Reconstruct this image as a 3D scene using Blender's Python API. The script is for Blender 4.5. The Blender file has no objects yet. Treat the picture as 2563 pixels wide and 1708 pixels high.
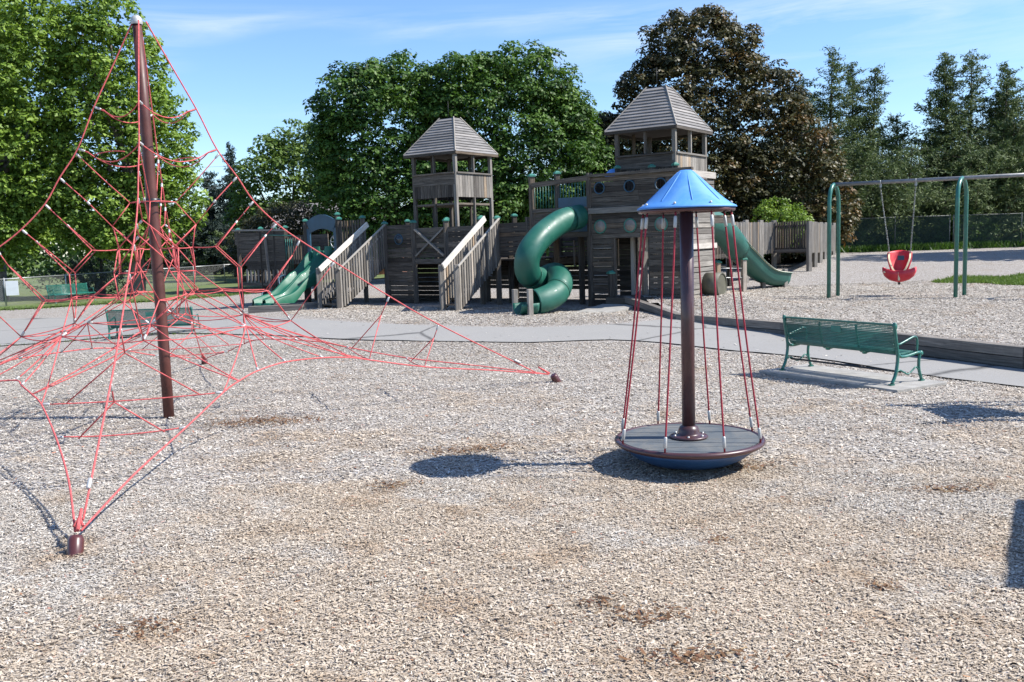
import bpy, math, random
import numpy as np
from mathutils import Vector, Matrix

# ------------------------------------------------------------------ camera, sky, sun, exposure
S = bpy.context.scene
COL = S.collection
R = math.radians
ROLL = math.atan(.0325); PITCH = math.atan(251/2280.)
cd = bpy.data.cameras.new('camera'); cam = bpy.data.objects.new('camera', cd); COL.objects.link(cam)
cd.sensor_width = 36; cd.lens = 32.02; cd.clip_start = .1; cd.clip_end = 2000
c_, s_ = math.cos(ROLL), math.sin(ROLL)
X_ = Vector((1, 0, 0)); U_ = Vector((0, math.sin(PITCH), math.cos(PITCH))); F_ = Vector((0, math.cos(PITCH), -math.sin(PITCH)))
rt = X_*c_ - U_*s_; up = X_*s_ + U_*c_
cam.matrix_world = Matrix(((rt.x, up.x, -F_.x, 0), (rt.y, up.y, -F_.y, 0), (rt.z, up.z, -F_.z, 2.15), (0, 0, 0, 1)))
S.camera = cam
SUN_EL, SUN_AZ = R(47), R(-7)          # azimuth from +x towards -y
sd = Vector((math.cos(SUN_EL)*math.cos(SUN_AZ), math.cos(SUN_EL)*math.sin(SUN_AZ), math.sin(SUN_EL)))
sl = bpy.data.lights.new('sun', 'SUN'); sun = bpy.data.objects.new('sun', sl); COL.objects.link(sun)
sl.energy = 4.6; sl.angle = R(.53); sl.color = (1, .955, .89)
sun.rotation_euler = sd.to_track_quat('Z', 'Y').to_euler(); sun.location = (30, -5, 40)
S.view_settings.view_transform = 'Standard'; S.view_settings.look = 'None'
S.view_settings.exposure = 0.95; S.view_settings.gamma = 1
W = bpy.data.worlds.new('World'); S.world = W; W.use_nodes = True
nt = W.node_tree; nt.nodes.clear()
def N(t, kind, **kw):
    n = t.nodes.new(kind)
    for k, v in kw.items():
        if k.startswith('i_'): n.inputs[k[2:].replace('_', ' ')].default_value = v
        else: setattr(n, k, v)
    return n
out = N(nt, 'ShaderNodeOutputWorld'); bg = N(nt, 'ShaderNodeBackground'); bg.inputs[1].default_value = .105
sky = N(nt, 'ShaderNodeTexSky', sky_type='NISHITA', sun_disc=False, sun_elevation=SUN_EL,
        sun_rotation=math.atan2(sd.x, sd.y), altitude=100, air_density=1.0, dust_density=.25, ozone_density=2.6)
tc = N(nt, 'ShaderNodeTexCoord'); sep = N(nt, 'ShaderNodeSeparateXYZ'); nt.links.new(tc.outputs['Generated'], sep.inputs[0])
def M_(t, op, a, b=None, c=None, clamp=False):
    n = t.nodes.new('ShaderNodeMath'); n.operation = op; n.use_clamp = clamp
    for i, v in enumerate((a, b, c)):
        if v is None: continue
        if isinstance(v, (int, float)): n.inputs[i].default_value = v
        else: t.links.new(v, n.inputs[i])
    return n.outputs[0]
def ramp(t, fac, stops, interp='LINEAR'):
    n = t.nodes.new('ShaderNodeValToRGB'); n.color_ramp.interpolation = interp
    el = n.color_ramp.elements
    while len(el) > 1: el.remove(el[-1])
    el[0].position = stops[0][0]; el[0].color = (*stops[0][1], 1) if len(stops[0][1]) == 3 else stops[0][1]
    for p, c in stops[1:]:
        e = el.new(p); e.color = (*c, 1)
    t.links.new(fac, n.inputs[0]); return n.outputs[0]
def mixc(t, f, a, b, mode='MIX'):
    n = t.nodes.new('ShaderNodeMix'); n.data_type = 'RGBA'; n.blend_type = mode
    for i, v in ((0, f), (6, a), (7, b)):
        if isinstance(v, (int, float)): n.inputs[i].default_value = v
        elif isinstance(v, tuple): n.inputs[i].default_value = (*v, 1)
        else: t.links.new(v, n.inputs[i])
    return n.outputs[2]
# thin cirrus streaks high up, mapped on the sky directions
az = M_(nt, 'ARCTAN2', sep.outputs[0], sep.outputs[1]); el_ = M_(nt, 'ARCSINE', sep.outputs[2])
cmb = N(nt, 'ShaderNodeCombineXYZ')
nt.links.new(M_(nt, 'MULTIPLY', az, 5.0), cmb.inputs[0]); nt.links.new(M_(nt, 'MULTIPLY', M_(nt, 'SUBTRACT', el_, M_(nt, 'MULTIPLY', az, .04)), 42), cmb.inputs[1])
nz = N(nt, 'ShaderNodeTexNoise', i_Scale=1.0, i_Detail=9., i_Roughness=.62, i_Distortion=.5); nt.links.new(cmb.outputs[0], nz.inputs['Vector'])
cm2 = N(nt, 'ShaderNodeCombineXYZ'); nt.links.new(M_(nt, 'MULTIPLY', az, 3.1), cm2.inputs[0]); nt.links.new(M_(nt, 'MULTIPLY', el_, 16), cm2.inputs[1]); cm2.inputs[2].default_value = 4.4
nz2 = N(nt, 'ShaderNodeTexNoise', i_Scale=1.0, i_Detail=2.); nt.links.new(cm2.outputs[0], nz2.inputs['Vector'])
band = ramp(nt, el_, [(0.13, (0, 0, 0)), (.16, (.5, .5, .5)), (.185, (.4, .4, .4)), (.205, (1, 1, 1)), (.228, (.9, .9, .9)), (.246, (0, 0, 0)), (.6, (.0, .0, .0)), (.75, (.6, .6, .6))])
cl = M_(nt, 'MULTIPLY', ramp(nt, nz.outputs[0], [(.40, (0, 0, 0)), (.68, (1, 1, 1))]), ramp(nt, nz2.outputs[0], [(.38, (0, 0, 0)), (.55, (1, 1, 1))]))
cl = M_(nt, 'MULTIPLY', M_(nt, 'MULTIPLY', cl, band), .5, clamp=True)
mx = N(nt, 'ShaderNodeMix', data_type='RGBA'); nt.links.new(cl, mx.inputs[0]); hs_ = N(nt, 'ShaderNodeHueSaturation'); hs_.inputs['Saturation'].default_value = 1.08; nt.links.new(sky.outputs[0], hs_.inputs['Color']); nt.links.new(mixc(nt, 1.0, hs_.outputs[0], (.88, .96, 1.10), 'MULTIPLY'), mx.inputs[6]); mx.inputs[7].default_value = (4.9, 5.4, 6.0, 1)
nt.links.new(mx.outputs[2], bg.inputs[0]); nt.links.new(bg.outputs[0], out.inputs[0])

# ------------------------------------------------------------------ helpers
def tag(o, label=None, cat=None, group=None, kind=None):
    if label: o['label'] = label
    if cat: o['category'] = cat
    if group: o['group'] = group
    if kind: o['kind'] = kind
    return o
def empty(name, loc=(0, 0, 0), rz=0, parent=None):
    o = bpy.data.objects.new(name, None); COL.objects.link(o); o.location = loc; o.rotation_euler = (0, 0, rz)
    o.empty_display_size = .2; o.parent = parent
    return o
def V(*a): return Vector(a)
class MB:
    """collects shapes, then links them as ONE mesh object"""
    def __init__(s): s.v = []; s.f = []; s.uv = []; s.r = []; s.sm = []
    def add(s, vs, fs, uvs=None, rnd=None, smooth=False):
        b = len(s.v); s.v += [tuple(v) for v in vs]
        r = random.random() if rnd is None else rnd
        for i, f in enumerate(fs):
            s.f.append(tuple(b+k for k in f)); s.r.append(r); s.sm.append(smooth)
            s.uv.append(uvs[i] if uvs else [(0, 0)]*len(f))
        return s
    def bar(s, p0, p1, w, h, up=(0, 0, 1), rnd=None, taper=1.0):
        """box from p0 to p1, w across, h along up"""
        p0 = Vector(p0); p1 = Vector(p1); d = p1-p0; L = d.length
        if L < 1e-6: return s
        d = d/L; up = Vector(up)
        if abs(d.dot(up)) > .99: up = Vector((1, 0, 0)) if abs(d.x) < .9 else Vector((0, 1, 0))
        sx = d.cross(up).normalized(); uz = sx.cross(d)
        vs = []
        for p, k in ((p0, 1), (p1, taper)):
            for a, b in ((-1, -1), (1, -1), (1, 1), (-1, 1)): vs.append(p + sx*(a*w*k/2) + uz*(b*h*k/2))
        o = random.random()*50
        fs = [(0, 1, 5, 4), (1, 2, 6, 5), (2, 3, 7, 6), (3, 0, 4, 7), (3, 2, 1, 0), (4, 5, 6, 7)]
        uvs = []
        for k, wd in enumerate((w, h, w, h)):
            v0 = o+k*.37; uvs.append([(o, v0), (o, v0+wd), (o+L, v0+wd), (o+L, v0)])
        uvs += [[(o, o), (o+.02, o), (o+.02, o+h), (o, o+h)]]*2
        return s.add(vs, fs, uvs, rnd)
    def box(s, c, size, rz=0, rnd=None):
        c = Vector(c); x, y, z = size; ca, sa = math.cos(rz), math.sin(rz)
        if x >= y and x >= z: h = Vector((ca, sa, 0))*x/2; return s.bar(c-h, c+h, y, z, rnd=rnd)
        if y >= x and y >= z: h = Vector((-sa, ca, 0))*y/2; return s.bar(c-h, c+h, x, z, rnd=rnd)
        h = Vector((0, 0, z/2)); return s.bar(c-h, c+h, y, x, up=(ca, sa, 0), rnd=rnd)
    def tube(s, pts, r, n=8, close=False, caps=True, rnd=None, smooth=True):
        pts = [Vector(p) for p in pts]; m = len(pts); rs = r if isinstance(r, (list, tuple)) else [r]*m
        vs = []; prev = None; L = 0; Ls = []
        for i, p in enumerate(pts):
            a = pts[(i-1) % m] if (close or i > 0) else p; b = pts[(i+1) % m] if (close or i < m-1) else p
            t = (b-a); t = t.normalized() if t.length > 1e-9 else Vector((0, 0, 1))
            if prev is None:
                q = Vector((0, 0, 1)) if abs(t.z) < .9 else Vector((1, 0, 0)); x = t.cross(q).normalized()
            else: x = (prev - t*prev.dot(t)); x = x.normalized() if x.length > 1e-6 else t.orthogonal().normalized()
            prev = x; y = t.cross(x)
            if i: L += (p-pts[i-1]).length
            Ls.append(L)
            for k in range(n):
                an = 2*math.pi*k/n; vs.append(p + (x*math.cos(an)+y*math.sin(an))*rs[i])
        fs = []; uvs = []
        for i in range(m if close else m-1):
            j = (i+1) % m
            for k in range(n):
                k2 = (k+1) % n; fs.append((i*n+k, i*n+k2, j*n+k2, j*n+k)); uvs.append([(Ls[i], k/n), (Ls[i], (k+1)/n), (Ls[j], (k+1)/n), (Ls[j], k/n)])
        s.add(vs, fs, uvs, rnd, smooth)
        if caps and not close:
            b = len(s.v)-len(vs)
            s.f.append(tuple(b+k for k in range(n))[::-1]); s.uv.append([(0, 0)]*n); s.r.append(s.r[-1]); s.sm.append(False)
            s.f.append(tuple(b+(m-1)*n+k for k in range(n))); s.uv.append([(0, 0)]*n); s.r.append(s.r[-1]); s.sm.append(False)
        return s
    def lathe(s, prof, c=(0, 0, 0), n=32, axis=None, rnd=None, smooth=True, wob=None):
        """prof = [(r,z)...] turned about z"""
        c = Vector(c); vs = []
        q = Vector(axis).normalized().to_track_quat('Z', 'Y') if axis else None
        for r, z in prof:
            for k in range(n):
                an = 2*math.pi*k/n; rr = r*(wob(an, r) if wob else 1); v = Vector((rr*math.cos(an), rr*math.sin(an), z))
                vs.append(c + (q @ v if q else v))
        fs = [(i*n+k, i*n+(k+1) % n, (i+1)*n+(k+1) % n, (i+1)*n+k) for i in range(len(prof)-1) for k in range(n)]
        return s.add(vs, fs, None, rnd, smooth)
    def quad(s, a, b, c, d, rnd=None): return s.add([a, b, c, d], [(0, 1, 2, 3)], [[(0, 0), (1, 0), (1, 1), (0, 1)]], rnd)
    def build(s, name, mat, parent=None, bevel=0, loc=None):
        d = 0; q = parent
        while q: d += 1; q = q.parent
        while d >= 3: parent = parent.parent; d -= 1
        me = bpy.data.meshes.new(name); me.from_pydata(s.v, [], s.f)
        uv = me.uv_layers.new(name='grain'); flat = [c for f in s.uv for p in f for c in p]; uv.data.foreach_set('uv', flat)
        at = me.attributes.new('rnd', 'FLOAT', 'FACE'); at.data.foreach_set('value', s.r)
        me.polygons.foreach_set('use_smooth', s.sm); me.materials.append(mat); me.update()
        o = bpy.data.objects.new(name, me); COL.objects.link(o); o.parent = parent
        if loc: o.location = loc
        if bevel:
            b = o.modifiers.new('bevel', 'BEVEL'); b.width = bevel; b.segments = 2; b.limit_method = 'ANGLE'
        return o
def np_mesh(name, co, mat, parent=None, rnd=None, k=4, smooth=False):
    """co: (n*k,3) float array, every k verts one face"""
    n = len(co)//k; me = bpy.data.meshes.new(name)
    me.vertices.add(n*k); me.vertices.foreach_set('co', co.astype(np.float32).ravel())
    me.loops.add(n*k); me.loops.foreach_set('vertex_index', np.arange(n*k, dtype=np.int32))
    me.polygons.add(n); me.polygons.foreach_set('loop_start', np.arange(0, n*k, k, dtype=np.int32))
    me.update(calc_edges=True)
    if rnd is not None:
        at = me.attributes.new('rnd', 'FLOAT', 'FACE'); at.data.foreach_set('value', rnd.astype(np.float32))
    me.materials.append(mat); me.validate()
    o = bpy.data.objects.new(name, me); COL.objects.link(o); o.parent = parent
    return o
def copy_tree(o, parent=None):
    c = o.copy(); COL.objects.link(c); c.parent = parent
    for ch in list(o.children): copy_tree(ch, c)
    return c
def smooth(a, b, x):
    t = np.clip((np.asarray(x, float)-a)/(b-a), 0, 1); return t*t*(3-2*t)
def crom(P, n=8):
    P = [Vector(p) for p in P]; P = [P[0]*2-P[1]] + P + [P[-1]*2-P[-2]]; o = []
    for i in range(1, len(P)-2):
        for k in range(n):
            t = k/n; a, b, c, d = P[i-1], P[i], P[i+1], P[i+2]
            o.append(.5*((2*b)+(c-a)*t+(2*a-5*b+4*c-d)*t*t+(3*b-a-3*c+d)*t**3))
    o.append(P[-2]); return o

# ------------------------------------------------------------------ materials
def mat(name):
    m = bpy.data.materials.new(name); m.use_nodes = True; t = m.node_tree
    b = t.nodes['Principled BSDF']; return m, t, b
def noise(t, scale, detail=4, rough=.55, vec=None, dist=0.):
    n = N(t, 'ShaderNodeTexNoise', i_Scale=scale, i_Detail=detail, i_Roughness=rough, i_Distortion=dist)
    if vec is not None: t.links.new(vec, n.inputs['Vector'])
    return n
def bump(t, b, h, strength=.3, dist=.01):
    n = N(t, 'ShaderNodeBump'); n.inputs['Strength'].default_value = strength; n.inputs['Distance'].default_value = dist
    t.links.new(h, n.inputs['Height']); t.links.new(n.outputs[0], b.inputs['Normal'])
def plain(name, col, rough=.5, metal=0., var=.15, scale=6., spec=.5, bmp=0., coat=0.):
    m, t, b = mat(name); tcn = N(t, 'ShaderNodeTexCoord'); nz = noise(t, scale, 6, .6, tcn.outputs['Object'])
    lo = tuple(c*(1-var) for c in col); hi = tuple(min(1, c*(1+var)) for c in col)
    t.links.new(ramp(t, nz.outputs[0], [(.3, lo), (.7, hi)]), b.inputs['Base Color'])
    b.inputs['Roughness'].default_value = rough; b.inputs['Metallic'].default_value = metal
    b.inputs['Specular IOR Level'].default_value = spec; b.inputs['Coat Weight'].default_value = coat
    n2 = noise(t, scale*4, 4, .6, tcn.outputs['Object'])
    t.links.new(M_(t, 'MULTIPLY_ADD', n2.outputs[0], .25, max(.02, rough-.12)), b.inputs['Roughness'])
    if bmp: bump(t, b, n2.outputs[0], bmp, .01)
    return m
def scuffed(name, col, dirt, amount, rough, scale=3., stretch=(1, 1, 1), coat=0.):
    """faded plastic or rubber with dust, scratches and sun-bleached areas"""
    m, t, b = mat(name); tcn = N(t, 'ShaderNodeTexCoord'); mp = N(t, 'ShaderNodeMapping'); mp.inputs['Scale'].default_value = stretch; t.links.new(tcn.outputs['Object'], mp.inputs[0])
    a = noise(t, scale, 7, .7, mp.outputs[0], .6); f = noise(t, scale*14, 5, .75, mp.outputs[0], 1.5)
    c = mixc(t, ramp(t, a.outputs[0], [(.38, (0, 0, 0)), (.72, (amount,)*3)]), col, dirt)
    c = mixc(t, ramp(t, f.outputs[0], [(.6, (0, 0, 0)), (.72, (amount*.8,)*3)]), c, tuple(min(1, x*1.2+.03) for x in dirt))
    t.links.new(c, b.inputs['Base Color']); t.links.new(ramp(t, a.outputs[0], [(.3, (rough,)*3), (.7, (min(1, rough+.3),)*3)]), b.inputs['Roughness']); b.inputs['Coat Weight'].default_value = coat; return m
def wood(name, dark, mid, light, rough=.85):
    """weathered timber, grain along each board's length"""
    m, t, b = mat(name); uv = N(t, 'ShaderNodeUVMap', uv_map='grain'); mp = N(t, 'ShaderNodeMapping'); mp.inputs['Scale'].default_value = (1.6, 38, 1)
    t.links.new(uv.outputs[0], mp.inputs[0]); g = noise(t, 1.0, 7, .65, mp.outputs[0], .4)
    col = ramp(t, g.outputs[0], [(.28, dark), (.5, mid), (.75, light)])
    at = N(t, 'ShaderNodeAttribute', attribute_name='rnd')
    tint = ramp(t, at.outputs['Fac'], [(0, (.48, .46, .45)), (.3, (.85, .84, .82)), (.6, (1.05, 1.04, 1.03)), (.88, (1.4, 1.36, 1.3)), (.95, (1.45, 1.15, .85)), (1, (1.9, 1.8, 1.7))])
    col = mixc(t, 1.0, col, tint, 'MULTIPLY')
    tcn = N(t, 'ShaderNodeTexCoord'); st = noise(t, 1.7, 5, .7, tcn.outputs['Object'])
    col = mixc(t, ramp(t, st.outputs[0], [(.45, (0, 0, 0)), (.75, (.55, .55, .55))]), col, tuple(c*.55 for c in mid))
    t.links.new(col, b.inputs['Base Color']); b.inputs['Roughness'].default_value = rough; b.inputs['Specular IOR Level'].default_value = .25
    bump(t, b, g.outputs[0], .5, .006); return m
def leaf(name, cols, trans=.35, rough=.55):
    m, t, b = mat(name); at = N(t, 'ShaderNodeAttribute', attribute_name='rnd')
    col = ramp(t, at.outputs['Fac'], [(i/(len(cols)-1), c) for i, c in enumerate(cols)])
    t.links.new(col, b.inputs['Base Color']); b.inputs['Roughness'].default_value = rough; b.inputs['Specular IOR Level'].default_value = .35
    tr = N(t, 'ShaderNodeBsdfTranslucent'); hs = N(t, 'ShaderNodeHueSaturation'); hs.inputs['Saturation'].default_value = 1.1; hs.inputs['Value'].default_value = 1.25
    t.links.new(col, hs.inputs['Color']); t.links.new(hs.outputs[0], tr.inputs[0])
    ms = N(t, 'ShaderNodeMixShader'); ms.inputs[0].default_value = trans
    o = t.nodes['Material Output']; t.links.new(b.outputs[0], ms.inputs[1]); t.links.new(tr.outputs[0], ms.inputs[2]); t.links.new(ms.outputs[0], o.inputs[0])
    return m
MAT = {}
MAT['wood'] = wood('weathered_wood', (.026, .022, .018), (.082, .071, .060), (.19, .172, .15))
MAT['wood_light'] = wood('pale_weathered_sunlit_wood', (.10, .09, .08), (.22, .205, .185), (.36, .34, .315))  # pale boards, and sun-facing sides of towers and hull with sunlight painted in
MAT['rail'] = wood('bleached_sunlit_rail', (.36, .33, .29), (.55, .52, .47), (.68, .65, .60))  # pale handrails, plus sunlit side boards whose brightness is in the colour
MAT['shingle'] = wood('roof_board', (.08, .077, .075), (.20, .192, .188), (.33, .32, .315))
MAT['timber'] = wood('edging_timber', (.055, .05, .046), (.14, .128, .116), (.25, .23, .21))
MAT['green_metal'] = plain('green_painted_metal', (.018, .13, .10), .35, 0, .18, 9, coat=.3)
MAT['cap_green'] = plain('green_post_cap', (.03, .16, .12), .5, 0, .25, 8)
MAT['tube_green'] = scuffed('green_plastic_tube', (.006, .085, .058), (.03, .14, .10), .6, .36, 1.4, coat=.06)
MAT['slide_green'] = scuffed('green_plastic_slide', (.002, .095, .052), (.008, .13, .08), .5, .38, 1.6, coat=.04)
MAT['rslide_green'] = scuffed('faded_green_plastic', (.009, .085, .066), (.05, .15, .12), .6, .45, 1.5)
MAT['slide_edge'] = plain('pale_slide_edge', (.5, .47, .36), .6, 0, .2, 5)
MAT['navy'] = plain('dark_blue_plastic', (.018, .06, .10), .45, 0, .25, 3)
MAT['rope'] = plain('red_rope', (.52, .105, .105), .8, 0, .3, 30, .25, .3)
MAT['rope_dark'] = plain('dark_red_rope', (.30, .028, .045), .6, 0, .25, 30, .3, .2)
MAT['ferrule'] = plain('aluminium_ferrule', (.45, .45, .44), .5, .35, .15, 20)
MAT['mast_brown'] = plain('faded_maroon_mast', (.085, .026, .020), .5, .0, .3, 4)
MAT['maroon'] = plain('maroon_painted_steel', (.075, .020, .018), .38, .0, .25, 5, coat=.3)
MAT['brown_metal'] = plain('dark_maroon_steel', (.060, .024, .026), .36, 0, .25, 4, coat=.3)
MAT['blue_roof'] = scuffed('blue_plastic_roof', (.045, .215, .60), (.20, .42, .70), .5, .42, 2.2)
MAT['blue_bowl'] = plain('blue_plastic_bowl', (.02, .075, .20), .5, 0, .2, 4)
MAT['deck_grey'] = scuffed('grey_rubber_deck', (.075, .09, .10), (.22, .20, .17), .45, .55, 3.5)
MAT['black'] = plain('black_metal', (.02, .02, .022), .4, 0, .2, 6)
MAT['steel'] = plain('galvanised_steel', (.36, .37, .37), .45, .6, .2, 12)
MAT['bar_grey'] = plain('grey_top_bar', (.22, .22, .22), .45, .5, .2, 12)
MAT['red_plastic'] = scuffed('red_plastic_seat', (.55, .014, .03), (.6, .12, .12), .5, .35, 5)
MAT['strap'] = plain('cream_strap', (.62, .52, .34), .8, 0, .2, 15)
MAT['white'] = plain('white_paint', (.72, .73, .74), .5, 0, .06, 5)
MAT['brick'] = plain('red_brick', (.30, .13, .09), .85, 0, .35, 12)
MAT['glass'] = plain('dark_window_glass', (.03, .035, .04), .08, 0, .1, 3)
MAT['bubble'] = plain('scratched_bubble_window', (.20, .17, .14), .35, 0, .3, 7)
MAT['tunnel'] = plain('brown_plastic_tunnel', (.085, .08, .055), .6, 0, .25, 4)
MAT['bark'] = plain('tree_bark', (.09, .075, .06), .9, 0, .45, 5, .2, .6)
MAT['bark_grey'] = plain('grey_bark', (.17, .15, .13), .9, 0, .4, 5, .2, .6)
MAT['roof_tile'] = plain('grey_roof_shingle', (.16, .15, .15), .9, 0, .3, 20)
MAT['leaf_bright'] = leaf('bright_maple_leaf', [(.065, .115, .018), (.12, .20, .027), (.18, .28, .04), (.25, .35, .065)], .3)
MAT['leaf_mid'] = leaf('green_maple_leaf', [(.018, .046, .008), (.040, .092, .014), (.072, .145, .021), (.11, .19, .032)], .25)
MAT['leaf_dark'] = leaf('copper_leaf', [(.020, .022, .009), (.044, .046, .015), (.076, .070, .022), (.13, .075, .024)], .2, .5)
MAT['leaf_far'] = leaf('far_green_leaf', [(.06, .105, .024), (.105, .17, .034), (.155, .23, .05)], .3)
MAT['leaf_brown'] = leaf('olive_brown_leaf', [(.026, .03, .014), (.045, .046, .02), (.065, .065, .028)], .25)
MAT['needle'] = leaf('cedar_needle', [(.034, .058, .026), (.068, .104, .038), (.11, .152, .052), (.15, .19, .07)], .15, .7)
MAT['needle_blue'] = leaf('spruce_needle', [(.022, .038, .03), (.038, .058, .046), (.058, .08, .062)], .15, .7)
MAT['grass_blade'] = leaf('grass_blade', [(.07, .11, .025), (.11, .18, .035), (.17, .25, .05)], .35)
MAT['weed'] = leaf('weed_leaf', [(.05, .09, .025), (.09, .16, .035), (.14, .24, .05)], .35)

# ground materials -------------------------------------------------
def greyness(t, P):
    """sun-bleached grey chips away from the trodden, tan ones by the equipment"""
    s = N(t, 'ShaderNodeSeparateXYZ'); t.links.new(P, s.inputs[0]); big = noise(t, .45, 7, .72, P)
    f = M_(t, 'MULTIPLY_ADD', s.outputs[1], .06, M_(t, 'MULTIPLY_ADD', big.outputs[0], 2.6, -1.62))
    f = M_(t, 'ADD', f, M_(t, 'MULTIPLY', M_(t, 'MAXIMUM', M_(t, 'SUBTRACT', M_(t, 'MULTIPLY', s.outputs[0], -1), 2.4), 0), .14))
    return ramp(t, f, [(.05, (0, 0, 0)), (.34, (1, 1, 1))])
def m_mulch():
    m, t, b = mat('wood_chip_mulch'); tcn = N(t, 'ShaderNodeTexCoord'); P = tcn.outputs['Object']
    rot = N(t, 'ShaderNodeMapping'); rot.inputs['Scale'].default_value = (34, 60, 34); rot.inputs['Rotation'].default_value = (0, 0, .4)
    wn = noise(t, 9, 3, .5, P); wv = mixc(t, .06, P, wn.outputs['Color']); t.links.new(wv, rot.inputs[0])
    vo = N(t, 'ShaderNodeTexVoronoi', feature='F1'); vo.inputs['Scale'].default_value = 1.0; t.links.new(rot.outputs[0], vo.inputs['Vector'])
    sp = N(t, 'ShaderNodeSeparateColor'); t.links.new(vo.outputs['Color'], sp.inputs[0])
    chip = ramp(t, sp.outputs[0], [(0, (.22, .18, .14)), (.15, (.36, .31, .25)), (.45, (.44, .395, .34)), (.75, (.55, .50, .44)), (1, (.68, .63, .57))])
    big = noise(t, .22, 5, .55, P); med = noise(t, 1.1, 5, .6, P)
    greyish = greyness(t, P); chip = mixc(t, 1.0, chip, (.88, .86, .84), 'MULTIPLY')
    chip = mixc(t, M_(t, 'MULTIPLY', greyish, .95), chip, mixc(t, 1.0, chip, (1.0, 1.08, 1.2), 'MULTIPLY'))
    chip = mixc(t, ramp(t, med.outputs[0], [(.56, (0, 0, 0)), (.74, (.5, .5, .5))]), chip, (.33, .27, .21))
    edge = ramp(t, vo.outputs['Distance'], [(.35, (1, 1, 1)), (.62, (.55, .51, .47))])
    chip = mixc(t, 1.0, chip, edge, 'MULTIPLY')
    t.links.new(chip, b.inputs['Base Color']); b.inputs['Roughness'].default_value = .9; b.inputs['Specular IOR Level'].default_value = .2
    h = M_(t, 'SUBTRACT', M_(t, 'MULTIPLY', sp.outputs[1], .8), vo.outputs['Distance'])
    bump(t, b, h, .8, .02); return m
MAT['mulch'] = m_mulch()
def m_chip():
    m, t, b = mat('wood_chip'); at = N(t, 'ShaderNodeAttribute', attribute_name='rnd'); tcn = N(t, 'ShaderNodeTexCoord')
    c = ramp(t, at.outputs['Fac'], [(0, (.24, .19, .145)), (.04, (.37, .31, .245)), (.3, (.485, .415, .335)), (.6, (.555, .485, .40)), (.9, (.635, .57, .485)), (.985, (.72, .665, .59)), (.99, (.36, .16, .12)), (1, (.44, .24, .13))])
    g = greyness(t, tcn.outputs['Object'])
    c = mixc(t, 1.0, c, (.85, .815, .765), 'MULTIPLY')
    md = noise(t, 1.3, 4, .6, tcn.outputs['Object'])
    c = mixc(t, ramp(t, md.outputs[0], [(.54, (0, 0, 0)), (.70, (.8, .8, .8))]), c, mixc(t, 1.0, c, (.72, .6, .48), 'MULTIPLY'))
    c = mixc(t, M_(t, 'MULTIPLY', g, .95), c, mixc(t, 1.0, c, (1.0, 1.09, 1.22), 'MULTIPLY'))
    t.links.new(c, b.inputs['Base Color']); b.inputs['Roughness'].default_value = .85; b.inputs['Specular IOR Level'].default_value = .25
    return m
MAT['chip'] = m_chip()
def m_path():
    m, t, b = mat('asphalt_path'); tcn = N(t, 'ShaderNodeTexCoord'); P = tcn.outputs['Object']
    f = noise(t, 90, 3, .7, P); g = noise(t, 1.1, 6, .65, P)
    c = ramp(t, f.outputs[0], [(.3, (.19, .184, .172)), (.6, (.28, .271, .254)), (.8, (.37, .358, .335))])
    c = mixc(t, ramp(t, g.outputs[0], [(.35, (0, 0, 0)), (.75, (.45, .45, .45))]), c, (.21, .207, .20))
    vo = N(t, 'ShaderNodeTexVoronoi', feature='DISTANCE_TO_EDGE'); vo.inputs['Scale'].default_value = .22
    wv = mixc(t, .12, P, noise(t, 1.5, 5, .6, P).outputs['Color']); t.links.new(wv, vo.inputs['Vector'])
    c = mixc(t, ramp(t, vo.outputs['Distance'], [(0, (1, 1, 1)), (.010, (0, 0, 0))]), c, (.06, .058, .055))
    t.links.new(c, b.inputs['Base Color']); b.inputs['Roughness'].default_value = .85; bump(t, b, f.outputs[0], .25, .004); return m
MAT['path'] = m_path()
MAT['concrete'] = plain('concrete_slab', (.29, .28, .26), .85, 0, .22, 5, .3, .3)
def m_lawn():
    m, t, b = mat('mown_lawn'); tcn = N(t, 'ShaderNodeTexCoord'); P = tcn.outputs['Object']
    f = noise(t, 14, 5, .7, P); g = noise(t, .3, 5, .6, P)
    c = ramp(t, f.outputs[0], [(.3, (.045, .075, .018)), (.55, (.09, .135, .032)), (.8, (.15, .19, .055))])
    c = mixc(t, ramp(t, g.outputs[0], [(.4, (0, 0, 0)), (.7, (.6, .6, .6))]), c, (.17, .17, .08))
    t.links.new(c, b.inputs['Base Color']); b.inputs['Roughness'].default_value = .9; bump(t, b, f.outputs[0], .6, .03); return m
MAT['lawn'] = m_lawn()
MAT['shade_grass'] = plain('shaded_rough_grass', (.05, .075, .022), .9, 0, .5, 3, .3, .5)  # darker than the lawn: the bank's shade is put into the colour
def m_link(name, col, scale, dens):
    """chain-link: woven diamond wires with real gaps"""
    m, t, b = mat(name); uv = N(t, 'ShaderNodeUVMap', uv_map='grain'); sp = N(t, 'ShaderNodeSeparateXYZ'); t.links.new(uv.outputs[0], sp.inputs[0])
    a = M_(t, 'ADD', sp.outputs[0], sp.outputs[1]); c = M_(t, 'SUBTRACT', sp.outputs[0], sp.outputs[1])
    def wire(x):
        fr = M_(t, 'FRACT', M_(t, 'MULTIPLY', x, scale)); return M_(t, 'LESS_THAN', M_(t, 'ABSOLUTE', M_(t, 'SUBTRACT', fr, .5)), dens)
    al = M_(t, 'MAXIMUM', wire(a), wire(c)); t.links.new(al, b.inputs['Alpha'])
    b.inputs['Base Color'].default_value = (*col, 1); b.inputs['Metallic'].default_value = .4; b.inputs['Roughness'].default_value = .5
    return m
MAT['link'] = m_link('chain_link_mesh', (.30, .31, .31), 12, .05)
MAT['link_green'] = m_link('green_chain_link_mesh', (.022, .05, .042), 12, .11)
MAT['fence_grey'] = plain('dull_fence_pipe', (.13, .14, .135), .6, .3, .2, 12)

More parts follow.
